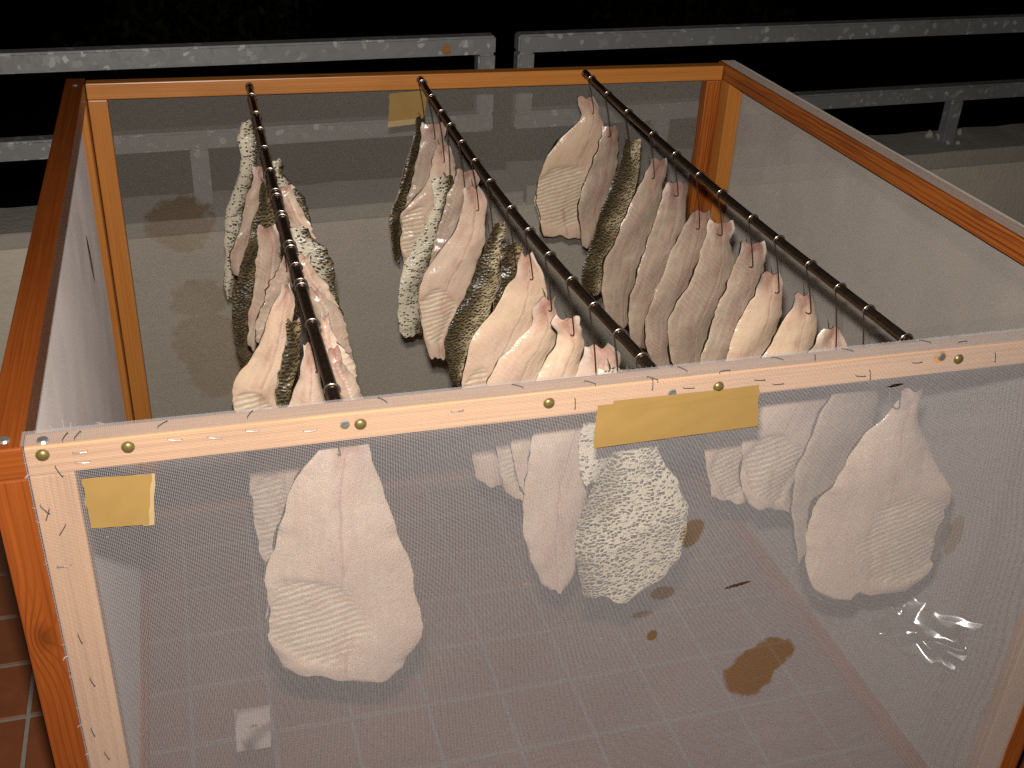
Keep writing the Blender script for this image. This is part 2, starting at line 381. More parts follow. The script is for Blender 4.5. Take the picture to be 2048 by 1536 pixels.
def skin_mat(name, dark_u, spread, cream, bias):
    """scaly skin: dark back at u = dark_u fading into a pale belly; each scale carries its own dark trailing edge"""
    t = NT(name); uvm = t.uv('metric'); uvn = t.sep(t.uv('uv')); s = t.sep(uvm)
    oi = t.math('MULTIPLY', t.node('ShaderNodeObjectInfo').outputs['Random'], 7.0)
    v3 = t.comb(s[0], s[1], oi)
    wav = t.noise(v3, 60, 2); big = t.noise(v3, 24, 3, 0.6); fl = t.noise(v3, 520, 2, 0.6)
    SCL = 255.0
    v2 = t.comb(t.math('MULTIPLY', t.math('ADD', s[0], t.math('MULTIPLY', wav, 0.006)), SCL*0.85), t.math('MULTIPLY', t.math('ADD', s[1], t.math('MULTIPLY', wav, 0.008)), SCL), 0.0)
    vor = t.node('ShaderNodeTexVoronoi'); vor.voronoi_dimensions = '2D'; vor.inputs['Scale'].default_value = 1.0; vor.inputs['Randomness'].default_value = 0.95
    t.l.new(v2, vor.inputs['Vector'])
    pos = t.sep(vor.outputs['Position']); v2s = t.sep(v2)
    lx = t.math('SUBTRACT', v2s[0], pos[0]); ly = t.math('SUBTRACT', v2s[1], pos[1])
    rnd = t.sep(vor.outputs['Color'])[0]
    d = t.math('DIVIDE', t.math('ABSOLUTE', t.math('SUBTRACT', uvn[0], dark_u)), spread)
    dors = t.math('ADD', t.math('SUBTRACT', 1.0, d, clamp=True), t.math('MULTIPLY_ADD', big, 1.0, -0.5), clamp=True)
    base = t.ramp(dors, [(0.0, cream), (0.35, tuple(x*0.75 for x in cream)), (0.7, (0.125, 0.09, 0.042)), (1.0, (0.042, 0.031, 0.015))])
    # pale centre of each scale
    cen = t.math('SUBTRACT', 1.0, t.math('MULTIPLY', vor.outputs['Distance'], 1.9), clamp=True)
    c = t.mix(t.math('MULTIPLY', cen, t.math('MULTIPLY', rnd, 0.7)), base, t.mix(0.5, cream, base))
    # dark crescent along the trailing edge
    edge = t.math('SUBTRACT', t.math('ADD', ly, t.math('MULTIPLY', t.math('MULTIPLY', lx, lx), -0.4)), -0.20)
    cres = t.math('MULTIPLY', t.math('MULTIPLY', edge, 9.0, clamp=True), t.math('MULTIPLY', t.math('SUBTRACT', 0.56, t.math('ABSOLUTE', t.math('ADD', lx, t.math('MULTIPLY_ADD', ly, 0.5, -0.05)))), 7.0, clamp=True))
    pick = t.math('MULTIPLY', t.math('SUBTRACT', t.math('ADD', t.math('MULTIPLY_ADD', dors, 0.75, bias+0.12), t.math('MULTIPLY', t.math('SUBTRACT', fl, 0.5), 0.8)), rnd), 6.0, clamp=True)
    c = t.mix(t.math('MULTIPLY', t.math('MULTIPLY', cres, pick), 0.94), c, (0.020, 0.015, 0.009))
    # bare, wet yellowish areas
    c = t.mix(t.math('MULTIPLY', t.math('SUBTRACT', big, 0.56, clamp=True), 1.6), c, (0.36, 0.25, 0.11))
    t.set(Base_Color=c, Roughness=t.math('MULTIPLY_ADD', fl, 0.35, 0.14))
    t.p.inputs['Specular IOR Level'].default_value = 0.5
    hgt = t.math('ADD', t.math('MULTIPLY', cen, 0.7), t.math('MULTIPLY', fl, 0.5))
    nb = t.bump(hgt, 0.55, 0.0013); nb = t.bump(big, 0.35, 0.004, nb)
    t.l.new(nb, t.p.inputs['Normal'])
    return t.m
M['skin_dark'] = skin_mat('dark_scaled_skin', 0.25, 1.2, (0.46, 0.34, 0.18), 0.50)
M['skin_half'] = skin_mat('half_dark_scaled_skin', 0.1, 1.0, (0.64, 0.51, 0.32), 0.45)
M['skin_pale'] = skin_mat('pale_speckled_skin', -0.4, 0.8, (0.62, 0.54, 0.39), 0.60)
M['skin_silver'] = skin_mat('silvery_speckled_skin', 1.1, 0.85, (0.62, 0.55, 0.42), 0.22)
M['skin_back'] = skin_mat('blackish_skin', 0.0, 3.0, (0.09, 0.07, 0.04), 0.45)

# ================================================================== THE SETTING
# ---- ground far below the balcony
gm = NT('night_lawn'); gn = gm.noise(gm.coord(), 3.0, 6)
gm.set(Base_Color=gm.mix(gn, (0.02, 0.028, 0.010), (0.05, 0.06, 0.022)), Roughness=0.95)
me = mesh_np('ground', [(-150, -150, 0), (150, -150, 0), (150, 150, 0), (-150, 150, 0)], [(0, 1, 2, 3)])
tag(link('ground', me, gm.m, loc=(0, 0, -2.9)), kind='structure')

# ---- tiled balcony floor: grout bed with single tiles
PIT = 0.1104*S; TX0, TY0 = -0.165*S, 0.752*S
bm = bmesh.new(); bmesh.ops.create_cube(bm, size=1.0)
FX0, FX1, FY0, FY1 = -3.2, 4.2, -1.8, 1.93
bmesh.ops.scale(bm, vec=(FX1-FX0, FY1-FY0, 0.2), verts=bm.verts)
floor = link('balcony_floor', bm_mesh('balcony_floor', bm), M['grout'], loc=((FX0+FX1)/2, (FY0+FY1)/2, -0.103))
tag(floor, kind='structure')
def tile_bm():
    bm = bmesh.new(); bmesh.ops.create_cube(bm, size=1.0)
    bmesh.ops.scale(bm, vec=(PIT-0.0065, PIT-0.0065, 0.008), verts=bm.verts)
    bmesh.ops.bevel(bm, geom=[e for e in bm.edges if e.verts[0].co.z > 0 or e.verts[1].co.z > 0], offset=0.0016, segments=1, affect='EDGES')
    return bm
tmesh = bm_mesh('floor_tile', tile_bm()); tmesh.materials.append(M['tile'])
def tile_pos(i, j): return np.array([TX0+(i+0.5)*PIT, TY0+(j+0.5)*PIT, -0.004])
near = set()
for i in range(-4, 14):
    for j in range(-10, 5):
        p = tile_pos(i, j)
        if p[1] < 1.40 and p[0] < 1.5: near.add((i, j))
for (i, j) in sorted(near):
    o = link('floor_tile', tmesh, None, floor, tile_pos(i, j) + np.array([0, 0, random.uniform(-0.0004, 0.0)]))
    o.rotation_euler = (random.uniform(-.004, .004), random.uniform(-.004, .004), random.uniform(-.006, .006))
bm = bmesh.new(); tb = tile_bm(); tv = np.array([v.co[:] for v in tb.verts]); tf = [[v.index for v in f.verts] for f in tb.faces]; tb.free()
allv = []; allf = []
for i in range(-24, 32):
    for j in range(-21, 6):
        p = tile_pos(i, j)
        if (i, j) in near or not (FX0+.1 < p[0] < FX1-.1 and FY0+.1 < p[1] < 1.40): continue
        k = len(allv)*len(tv)
        allv.append(tv+p); allf += [[a+k for a in f] for f in tf]
bm.free()
me = bpy.data.meshes.new('floor_tile_field'); me.from_pydata(np.concatenate(allv).tolist(), [], allf); me.update()
tag(link('floor_tile_field', me, M['tile'], floor, (0, 0, 0)), kind='stuff')

# ---- parapet wall with a coping, a little askew to the cage
RSL = 0.065
def rail_y(x): return (1.292 + RSL*(x/S+0.16))*S       # plan line of the railing front
def skew_box(x0, x1, dy0, dy1, z0, z1, bev=0.004, jag=0.0, nx=1):
    bm = bmesh.new()
    xs = np.linspace(x0, x1, nx+1); rows = []
    for x in xs:
        y = rail_y(x)
        rows.append([bm.verts.new((x, y+a, z)) for a, z in ((dy0, z0), (dy0, z1), (dy1, z1), (dy1, z0))])
    for r, q in zip(rows[:-1], rows[1:]):
        for k in range(4): bm.faces.new((r[k], r[(k+1) % 4], q[(k+1) % 4], q[k]))
    bm.faces.new(rows[0][::-1]); bm.faces.new(rows[-1])
    bmesh.ops.recalc_face_normals(bm, faces=bm.faces)
    if jag:
        for r in rows:
            r[2].co.z += random.uniform(-jag, jag*0.3); r[2].co.y += random.uniform(-jag, jag)
            r[1].co.z += random.uniform(-jag*.3, jag*.2)
    if bev: bmesh.ops.bevel(bm, geom=[e for e in bm.edges if abs(e.verts[0].co.x-e.verts[1].co.x) > .5/nx or nx == 1], offset=bev, segments=2, affect='EDGES')
    return bm
ZP = ZT-0.323*S
par = thing('parapet_wall', 'low plastered balcony parapet wall under the galvanised railing', 'wall', (0.6, rail_y(.6), 0))
link('plaster_face', bm_mesh('plaster_face', skew_box(-3.1, 4.1, -0.062, 0.088, -0.2, ZP-0.034)), M['plaster'], par)
xj = at(1013, 352, 1, rail_y(.85)+.08)[0]
link('coping', bm_mesh('coping', skew_box(-3.1, xj-0.004, -0.068, 0.084, ZP-0.034, ZP-0.004, 0.0015, 0.003, 60)), M['concrete'], par)
link('coping', bm_mesh('coping', skew_box(xj+0.004, 4.1, -0.068, 0.10, ZP-0.034, ZP+0.008, 0.0015, 0.005, 60)), M['concrete'], par)

# ---- galvanised railing, two welded frames
def tube_box(name, parent, x0, x1, dy0, dy1, z0, z1):
    return link(name, bm_mesh(name, skew_box(x0, x1, dy0, dy1, z0, z1, 0.004)), M['galv'], parent)
def rx(px, py): # x where that pixel's ray meets the front face of the railing
    x = 0.6
    for _ in range(12): x = at(px, py, 1, rail_y(x))[0]
    return x
TW = 0.0375
ztop = ZT-0.0355*S; zlow = ZT-0.185*S
xl1 = rx(990, 150); xr0 = rx(1035, 150)
rl = thing('railing_frame', 'galvanised railing frame carrying a rust flake on its top tube', 'railing', (0.2, rail_y(.2), ZP), 'railing frames on the parapet')
rr = thing('railing_frame', 'spangled galvanised railing frame whose upright has a chipped mortar foot', 'railing', (1.6, rail_y(1.6), ZP), 'railing frames on the parapet')
for root, x0, x1, ends in ((rl, -2.6, xl1, 'r'), (rr, xr0, 4.0, 'l')):
    tube_box('top_tube', root, x0, x1, 0, TW, ztop-TW, ztop)
    tube_box('lower_tube', root, x0, x1, 0, TW, zlow-TW, zlow)
    if ends == 'r': tube_box('end_post', root, x1-TW, x1, 0.0005, TW-0.0005, zlow-0.0005, ztop-TW+0.0005)
    else: tube_box('end_post', root, x0, x0+TW, 0.0005, TW-0.0005, zlow-0.0005, ztop-TW+0.0005)
for root, pxs in ((rl, [(401, 330)]), (rr, [(1325, 262), (1912, 230)])):
    for (px, py) in pxs:
        x = rx(px, py)
        tube_box('upright', root, x-0.018, x+0.018, 0.002, TW-0.002, ZP-0.006, zlow-TW+0.0005)
for x in (-1.1, -2.3): tube_box('upright', rl, x-0.018, x+0.018, 0.002, TW-0.002, ZP-0.006, zlow-TW+0.0005)
# mortar crumbs round the foot of the visible upright
x = rx(1912, 300)
for k in range(7):
    bm = bmesh.new(); bmesh.ops.create_icosphere(bm, subdivisions=1, radius=random.uniform(.006, .013))
    for v in bm.verts: v.co *= random.uniform(.7, 1.25)
    cx = x + random.uniform(-.06, .06); cy = rail_y(cx)+random.choice((-.014, .056, .02 if abs(cx-x) > .03 else -.02))
    o = link('mortar_crumb', bm_mesh('mortar_crumb', bm), M['concrete'], par, (cx, cy, ZP+0.012))
# rust flake hanging on the top tube
p = np.array([rx(893, 85), 0, 0]); p[1] = rail_y(p[0])-0.0015; p[2] = ztop-0.024
bm = bmesh.new()
ring = [bm.verts.new((math.cos(a)*0.011*random.uniform(.6, 1.2), random.uniform(-.003, 0), math.sin(a)*0.016*random.uniform(.6, 1.2))) for a in np.linspace(0, 6.28, 11)[:-1]]
f = bm.faces.new(ring); g = bmesh.ops.extrude_face_region(bm, geom=[f])
for v in g['geom']:
    if isinstance(v, bmesh.types.BMVert): v.co.y -= 0.0012
bmesh.ops.recalc_face_normals(bm, faces=bm.faces)
link('rust_flake', bm_mesh('rust_flake', bm), M['rust'], rl, p)

# ---- shrubs in the dark garden beyond
lm = NT('shrub_leaf'); ln = lm.node('ShaderNodeObjectInfo').outputs['Random']
lm.set(Base_Color=lm.mix(lm.noise(lm.coord(), 1.6, 2), (0.035, 0.06, 0.018), (0.10, 0.075, 0.03)), Roughness=0.6)
M['bark'] = simple('bark', (0.09, 0.06, 0.04), 0.9, 0, 20, 0.4)
def shrub(loc, h, r, label):
    t = thing('garden_shrub', label, 'shrub', loc)
    V = []; F = []
    for k in range(7):
        a = random.uniform(0, 6.28); tip = np.array([math.cos(a)*r*.5, math.sin(a)*r*.5, h*random.uniform(.55, .85)])
        pth = np.array([[0, 0, 0], tip*[.2, .2, .45], tip]); v, f = tube_np(pth, [0.04, 0.025, 0.008], 5)
        F.append(f+sum(len(q) for q in V)); V.append(v)
    link('stem', mesh_np('stem', np.concatenate(V), np.concatenate(F)), M['bark'], t, loc)
    n = 2600
    d = rng.normal(size=(n, 3)); d /= np.linalg.norm(d, axis=1)[:, None]
    rad = rng.uniform(.35, 1, n)**.5 * (1+.25*np.sin(d[:, 0]*5+d[:, 2]*7))
    c = d*rad[:, None]*np.array([r, r, h*.45]) + np.array([0, 0, h*.58])
    a = rng.normal(size=(n, 3)); a /= np.linalg.norm(a, axis=1)[:, None]; b = np.cross(a, rng.normal(size=(n, 3))); b /= np.linalg.norm(b, axis=1)[:, None]
    L = rng.uniform(.04, .08, n)[:, None]
    V = np.stack([c-a*L, c+b*L*.45, c+a*L, c-b*L*.45], 1).reshape(-1, 3)
    link('crown', mesh_np('crown', V, np.arange(4*n).reshape(n, 4)), lm.m, t, loc)
shrub((0.4, 11.6, -2.9), 2.3, 1.2, 'dim leafy shrub in the dark garden, browner of the two')
shrub((6.6, 12.6, -2.9), 2.6, 1.3, 'faint tall shrub in the dark garden behind the mortar-footed upright')

# ================================================================== THE DRYING CAGE
cage = thing('drying_cage', 'wooden lath drying cage covered with white fly screen', 'cage', (0.55, 0.53, 0))
LW, LD = 0.027, 0.024        # face width and depth of a lath
YB = 0.9625*S                # inner face of the back frame
YE = YB+LD                   # outer back
XW = S
def lath(name, a, b, mat): return link(name, lath_mesh(np.array(a, float), np.array(b, float)), M[mat], cage)
ZTL = ZT-LW
g = 0.0006
# front frame
lath('top_rail', (0.0, 0, ZTL), (XW, LD-0.003, ZT), 'wood_pale')
lath('stile', (0.0, 0.0004, 0.03), (0.034, LD-0.0034, ZTL-g), 'wood_pale')
lath('stile', (XW-0.034, 0.0004, 0.03), (XW, LD-0.0034, ZTL-g), 'wood_pale')
lath('bottom_rail', (0.0, 0, 0.001), (XW, LD-0.003, 0.03-g), 'wood_pale')
# back frame
lath('top_rail', (g, YB, ZTL), (XW-g, YE, ZT-0.001), 'wood_orange')
lath('stile', (g, YB+0.0004, 0.03), (0.030, YE-0.0004, ZTL-g), 'wood_orange')
lath('stile', (XW-0.030, YB+0.0004, 0.03), (XW-g, YE-0.0004, ZTL-g), 'wood_deep')
lath('bottom_rail', (g, YB, 0.001), (XW-g, YE, 0.03-g), 'wood_orange')
# side frames
for sx, mt in ((-1, 'wood_red'), (1, 'wood_deep')):
    xa, xb = (-0.029, -g) if sx < 0 else (XW+g, XW+0.029)
    lath('side_rail', (xa, -0.002 if sx < 0 else 0.0, ZTL), (xb, YE+0.002, ZT+0.0015), mt)
    lath('side_bottom_rail', (xa, 0.0, 0.001), (xb, YE, 0.029), 'wood_deep')
    lath('corner_post', (xa, -0.0025, 0.029+g), (xb, 0.034, ZTL-g), mt)
    pa, pb = (xa, xb) if sx < 0 else (xa, xb)
    lath('corner_post', (pa, YB-0.030, 0.029+g), (pb, YE-0.002, ZTL-g), 'wood_orange')

# ---- fly screens: every thread is a real strand
def strands(paths, r):
    """paths (n, m, 3): n strands of m points; three-sided tubes"""
    P = np.asarray(paths, float); n, m, _ = P.shape
    t = P[:, -1]-P[:, 0]; t /= np.linalg.norm(t, axis=1)[:, None]
    tt = np.gradient(P, axis=1); tt /= np.linalg.norm(tt, axis=2)[:, :, None]+1e-12
    ref = np.array([0.31, 0.55, 0.77]); n1 = np.cross(tt, ref); n1 /= np.linalg.norm(n1, axis=2)[:, :, None]; n2 = np.cross(tt, n1)
    V = np.stack([P + r*(math.cos(a)*n1+math.sin(a)*n2) for a in (0, 2.0944, 4.18879)], 2)   # n,m,3,3
    idx = np.arange(n*m*3).reshape(n, m, 3)
    F = []
    for k in range(3):
        F.append(np.stack([idx[:, :-1, k], idx[:, :-1, (k+1) % 3], idx[:, 1:, (k+1) % 3], idx[:, 1:, k]], -1).reshape(-1, 4))
    return V.reshape(-1, 3), np.concatenate(F)
PT = 0.00145; RT = 0.00014
def join(parts):
    V = []; F = []; k = 0
    for v, f in parts: V.append(v); F.append(f+k); k += len(v)
    return np.concatenate(V), np.concatenate(F)
def wob(x, z, s):
    return (np.sin(x*7.1+s)*np.cos(z*5.3+s*2)+0.6*np.sin(x*15.7+z*11.0+s*3)+0.35*np.sin(x*31+s)*np.sin(z*27+s*1.7))
def patchc(px, py, rxp, ryp, axis, val, rot=0.0, comps=(0, 2), amt=1.0):
    c = at(px, py, axis, val); e = at(px+rxp, py, axis, val); h = at(px, py+ryp, axis, val)
    return (c[comps[0]], c[comps[1]], float(np.linalg.norm(e-c)), float(np.linalg.norm(h-c)), rot, amt)
wet_f = [patchc(1505, 1350, 50, 48, 1, 0), patchc(1545, 1318, 48, 34, 1, 0), patchc(1386, 1070, 24, 30, 1, 0, amt=.8), patchc(1308, 1277, 11, 10, 1, 0), patchc(1328, 1192, 26, 14, 1, 0, amt=.6), patchc(1290, 1235, 24, 7, 1, 0, amt=.5), patchc(1915, 1080, 18, 38, 1, 0, amt=.45)]
hole_f = [patchc(1480, 1175, 27, 3.2, 1, 0, 0.16), patchc(508, 1461, 9, 3, 1, 0, 0.1), patchc(1790, 770, 16, 3, 1, 0, 0.1), patchc(1880, 713, 13, 11, 1, 0), patchc(690, 850, 10, 9, 1, 0)]
for (hx, rx_) in ((1.02, .012), (1.06, .008)): hole_f.append((hx, ZT+0.0022, rx_, .0035, 0.0, 1.0))
M['screen_front'] = screen_mat('white_fly_screen', (0.46, 0.43, 0.435), wet_f, hole_f)
wet_b = [patchc(362, 448, 72, 56, 1, YE, amt=1.), patchc(400, 600, 62, 42, 1, YE, amt=1.), patchc(412, 680, 70, 62, 1, YE, amt=1.), patchc(432, 740, 60, 60, 1, YE, amt=1.)]
M['screen_back'] = screen_mat('grey_fly_screen', (0.56, 0.51, 0.455), wet_b)
tear_l = at(155, 520, 0, -0.03)
M['screen_left'] = screen_mat('side_fly_screen', (0.52, 0.455, 0.43), (), [(tear_l[1], tear_l[2], 0.012, 0.045, 0.25, 1.0)], axes=(1, 2))
M['screen_right'] = screen_mat('far_side_fly_screen', (0.54, 0.48, 0.43))
M['screen_bottom'] = screen_mat('bottom_fly_screen', (0.40, 0.35, 0.31))
# front screen, stretched over the front face and folded over the top rail
def sagf(x, z):
    fx = np.clip((x-0.045)/0.09, 0, 1)*np.clip((XW-0.045-x)/0.09, 0, 1); fz = np.clip((ZTL-0.01-z)/0.06, 0, 1)*np.clip((z-.04)/.1, 0, 1)
    return fx*fz
nx = int((XW+0.004)/PT); nz = int((ZT-0.004)/PT)
XS = -0.002+np.arange(nx)*PT; ZS = 0.004+np.arange(nz)*PT
mz = 34; zz = np.linspace(0.004, ZT+0.0012, mz)
X, Z = np.meshgrid(XS, zz, indexing='ij'); s_ = sagf(X, Z)
Pv = np.stack([X + 0.0016*wob(X, Z, 1.0)*(0.4+s_), -0.0012 + 0.006*s_ + 0.0016*wob(X, Z, 2.0)*s_, Z], -1)
fold = np.stack([np.stack([XS, np.full(nx, y_), np.full(nx, ZT+0.0012)], -1) for y_ in (0.0, 0.008, 0.016, 0.0225)], 1)
fold[:, 3, 1] += rng.normal(0, .0008, nx)
Pv = np.concatenate([Pv, fold], 1)
mx_ = 40; xx = np.linspace(-0.003, XW+0.001, mx_)
Z2, X2 = np.meshgrid(ZS, xx, indexing='ij'); s2 = sagf(X2, Z2)
Ph = np.stack([X2, -0.0012 + 0.006*s2 + 0.0016*wob(X2, Z2, 2.0)*s2, Z2 + 0.0018*wob(X2, Z2, 4.0)*(0.4+s2)], -1)
Ph[:, 0, 0] += rng.normal(0, .0012, nz)
ny = int(0.022/PT); YS = 0.0005+np.arange(ny)*PT
Y3, X3 = np.meshgrid(YS, xx, indexing='ij')
Pt = np.stack([X3, Y3+0.0006*wob(X3, Y3*0, 5.0), np.full_like(X3, ZT+0.0014)], -1)
v, f = join([strands(Pv, RT), strands(Ph, RT), strands(Pt, RT)])
tag(link('fly_screen', mesh_np('fly_screen', v, f), M['screen_front'], cage), kind='stuff')
# back screen on the outside of the back frame
def flat_screen(n1, n2, fn, r=RT, m=8):
    """fn(a, b) -> points; n1, n2 arrays of strand positions along each direction"""
    A, B = np.meshgrid(n1, np.linspace(n2[0], n2[-1], m), indexing='ij')
    B2, A2 = np.meshgrid(n2, np.linspace(n1[0], n1[-1], m), indexing='ij')
    return join([strands(fn(A, B), r), strands(fn(A2, B2), r)])
xs = np.arange(0.002, XW-0.002, PT); zs = np.arange(0.004, ZT-0.012, PT)
v, f = flat_screen(xs, zs, lambda a, b: np.stack([a+.0012*wob(a, b, 6.), YE+0.001+0.0012*wob(a, b, 7.), b], -1), r=0.00014, m=12)
tag(link('fly_screen', mesh_np('fly_screen', v, f), M['screen_back'], cage), kind='stuff')
ys = np.arange(0.004, YE-0.002, PT)
v, f = flat_screen(ys, np.arange(0.02, ZTL+0.006, PT), lambda a, b: np.stack([-0.012+0.0004*wob(a, b, 8.), a, b], -1), r=0.00020, m=12)
tag(link('fly_screen', mesh_np('fly_screen', v, f), M['screen_left'], cage), kind='stuff')
# far side screen: outside face, then folded over the rail top
zs2 = np.arange(0.004, ZT+0.0015, PT)
Yv, Zv = np.meshgrid(ys, np.linspace(0.004, ZT+0.003, 14), indexing='ij')
P1 = np.stack([XW+0.0302+0.0015*wob(Yv, Zv, 9.), Yv+.001*wob(Yv, Zv, 3.), Zv], -1); P1[:, -1, 0] = XW+0.0302
fo = np.stack([np.stack([np.full(len(ys), x_), ys, np.full(len(ys), ZT+0.003)], -1) for x_ in (XW+0.02, XW+0.010, XW+0.003)], 1)
P1f = np.concatenate([P1[:, -1:], fo], 1)[::2]
Z4, Y4 = np.meshgrid(zs2, np.linspace(ys[0], ys[-1], 14), indexing='ij')
P2 = np.stack([XW+0.0302+0.0015*wob(Y4, Z4, 9.), Y4, Z4+.001*wob(Y4, Z4, 5.)], -1)
xf = np.arange(XW+0.003, XW+0.030, PT); X5, Y5 = np.meshgrid(xf, np.linspace(ys[0], ys[-1], 14), indexing='ij')
P3 = np.stack([X5, Y5, np.full_like(X5, ZT+0.0032)], -1)
v, f = join([strands(P1, 0.00019), strands(P2, 0.00019), strands(P3[::2], 0.00013), strands(P1f, 0.00013)])
tag(link('fly_screen', mesh_np('fly_screen', v, f), M['screen_right'], cage), kind='stuff')
# bottom screen
v, f = flat_screen(xs, ys, lambda a, b: np.stack([a, b, 0.029+0.0015*wob(a, b, 1.3)], -1), r=0.00009, m=12)
tag(link('fly_screen', mesh_np('fly_screen', v, f), M['screen_bottom'], cage), kind='stuff')
# square mending patch on the front screen
c0 = at(470, 1428, 1, 0); c1 = at(550, 1500, 1, 0)
v, f = flat_screen(np.arange(c0[0], c1[0], PT*1.03), np.arange(c1[2], c0[2], PT*1.03), lambda a, b: np.stack([a+.04*(b-c0[2]), np.full_like(a, 0.0068), b-.05*(a-c0[0])], -1), m=3)
tag(link('screen_patch', mesh_np('screen_patch', v, f), M['screen_right'], cage), kind='stuff')
# frayed thread ends at the screen's corner and sides
V = []; F = []; k = 0
for i in range(22):
    z0 = ZT - abs(random.gauss(0, .22)); z0 = max(z0, .05); L = random.uniform(.002, .006)
    p0 = np.array([0.001, -0.0015, z0]); d = np.array([-.6, -.5, random.uniform(-.7, .9)]); d /= np.linalg.norm(d)
    v, f = tube_np(np.array([p0, p0+d*L*.6, p0+d*L+np.array([0, 0, random.uniform(-.002, .002)])]), 0.00017, 3); V.append(v); F.append(f+k); k += len(v)
for i in range(14):
    x0 = random.choice((random.uniform(0, .06), random.uniform(1.0, XW))); L = random.uniform(.003, .008)
    p0 = np.array([x0, 0.021, ZT+0.0015]); d = np.array([random.uniform(-1, .4), .5, random.uniform(.1, .9)]); d /= np.linalg.norm(d)
    v, f = tube_np(np.array([p0, p0+d*L*.6, p0+d*L]), 0.00017, 3); V.append(v); F.append(f+k); k += len(v)
tag(link('frayed_threads', mesh_np('frayed_threads', np.concatenate(V), np.concatenate(F)), M['screen_front'], cage), kind='stuff')

# specks of dirt caught in the front screen
V = []; F = []; k = 0
for i in range(70):
    px, py = random.uniform(180, 1950), random.uniform(1000, 1530); p0 = at(px, py, 1, 0.003); L = random.uniform(.0005, .0018); an = random.uniform(0, 3.1)
    v, f = tube_np(np.array([p0, p0+np.array([math.cos(an)*L, -.0003, math.sin(an)*L])]), random.uniform(.0002, .0006), 4); V.append(v); F.append(f+k); k += len(v)
tag(link('dirt_specks', mesh_np('dirt_specks', np.concatenate(V), np.concatenate(F)), M['rust'], cage), kind='stuff')
# ---- pins, screws, staples on the front frame
def dome(r, h, seg=16):
    bm = bmesh.new(); bmesh.ops.create_uvsphere(bm, u_segments=seg, v_segments=8, radius=1.0)
    bmesh.ops.delete(bm, geom=[v for v in bm.verts if v.co.z < -0.05], context='VERTS')
    bmesh.ops.scale(bm, vec=(r, r, h), verts=bm.verts)
    bmesh.ops.rotate(bm, cent=(0, 0, 0), matrix=Matrix.Rotation(math.pi/2, 3, 'X'), verts=bm.verts)
    return bm_mesh('pin_head', bm, True)
pinm = dome(0.0053, 0.0032); pinm.materials.append(M['brass'])
for (px, py) in ((85, 910), (256, 894), (721, 848), (1098, 806), (1437, 773), (1917, 718)):
    link('drawing_pin', pinm, None, cage, at(px, py, 1, -0.0016))
bm = bmesh.new(); bmesh.ops.create_cone(bm, cap_ends=True, segments=14, radius1=0.0044, radius2=0.0036, depth=0.0018)
bmesh.ops.rotate(bm, cent=(0, 0, 0), matrix=Matrix.Rotation(math.pi/2, 3, 'X'), verts=bm.verts)
scm = bm_mesh('screw_head', bm); scm.materials.append(M['steel'])
for (px, py) in ((690, 850), (1345, 786), (1884, 714)):
    link('screw', scm, None, cage, at(px, py, 1, -0.0012))
bm = bmesh.new(); bmesh.ops.create_cone(bm, cap_ends=True, segments=14, radius1=0.0052, radius2=0.0040, depth=0.002)
ts = bm_mesh('screw_head', bm); ts.materials.append(M['steel'])
for (px, py) in ((8, 880), (150, 170)): link('screw', ts, None, cage, at(px, py, 2, ZT+0.002))
link('screw', ts, None, cage, at(85, 880, 2, ZT+0.0015))
stv, stf = tube_np(np.array([[-.0055, .002, 0], [-.0052, -.0004, 0], [0, -.0007, 0], [.0052, -.0004, 0], [.0055, .002, 0]]), 0.00045, 5)
stm = mesh_np('staple', stv, stf); stm.materials.append(M['staple'])
stap = [(500, 828, 1.2), (325, 848, .9), (130, 873, 1.4), (155, 870, 1.3), (765, 800, -1.1), (1035, 772, -.8), (1305, 757, -.9), (1305, 770, 1.5), (1180, 765, -.8), (1150, 808, 1.5),
        (1378, 776, .1), (1557, 768, .05), (1520, 760, .1), (1630, 715, 1.2), (1740, 750, 1.3), (1722, 752, .15), (1835, 725, .05), (1850, 683, -.8), (1925, 684, .1), (1555, 717, -.8), (1695, 700, -.8), (1450, 742, .1), (1365, 738, -1.2),
        (160, 905, 0), (165, 925, .1), (505, 862, .1), (915, 822, 0), (430, 876, .2), (118, 944, 1.2), (95, 1030, -1.2), (125, 1060, -1.0), (128, 1133, 0), (160, 1278, 1.4), (185, 1365, 1.3), (186, 1465, 1.4), (214, 1512, 1.3), (90, 1020, 1.0), (350, 880, .2), (620, 862, .0), (1990, 715, 1.3)]
for (px, py, r) in stap:
    p = at(px, py, 1, -0.0018)
    if p[2] > ZT+0.0005:
        p = at(px, py, 2, ZT+0.0022); o = link('staple', stm, None, cage, p); o.rotation_euler = (-math.pi/2, 0, r*0.9)
    else:
        o = link('staple', stm, None, cage, p); o.rotation_euler = (0, r, 0)
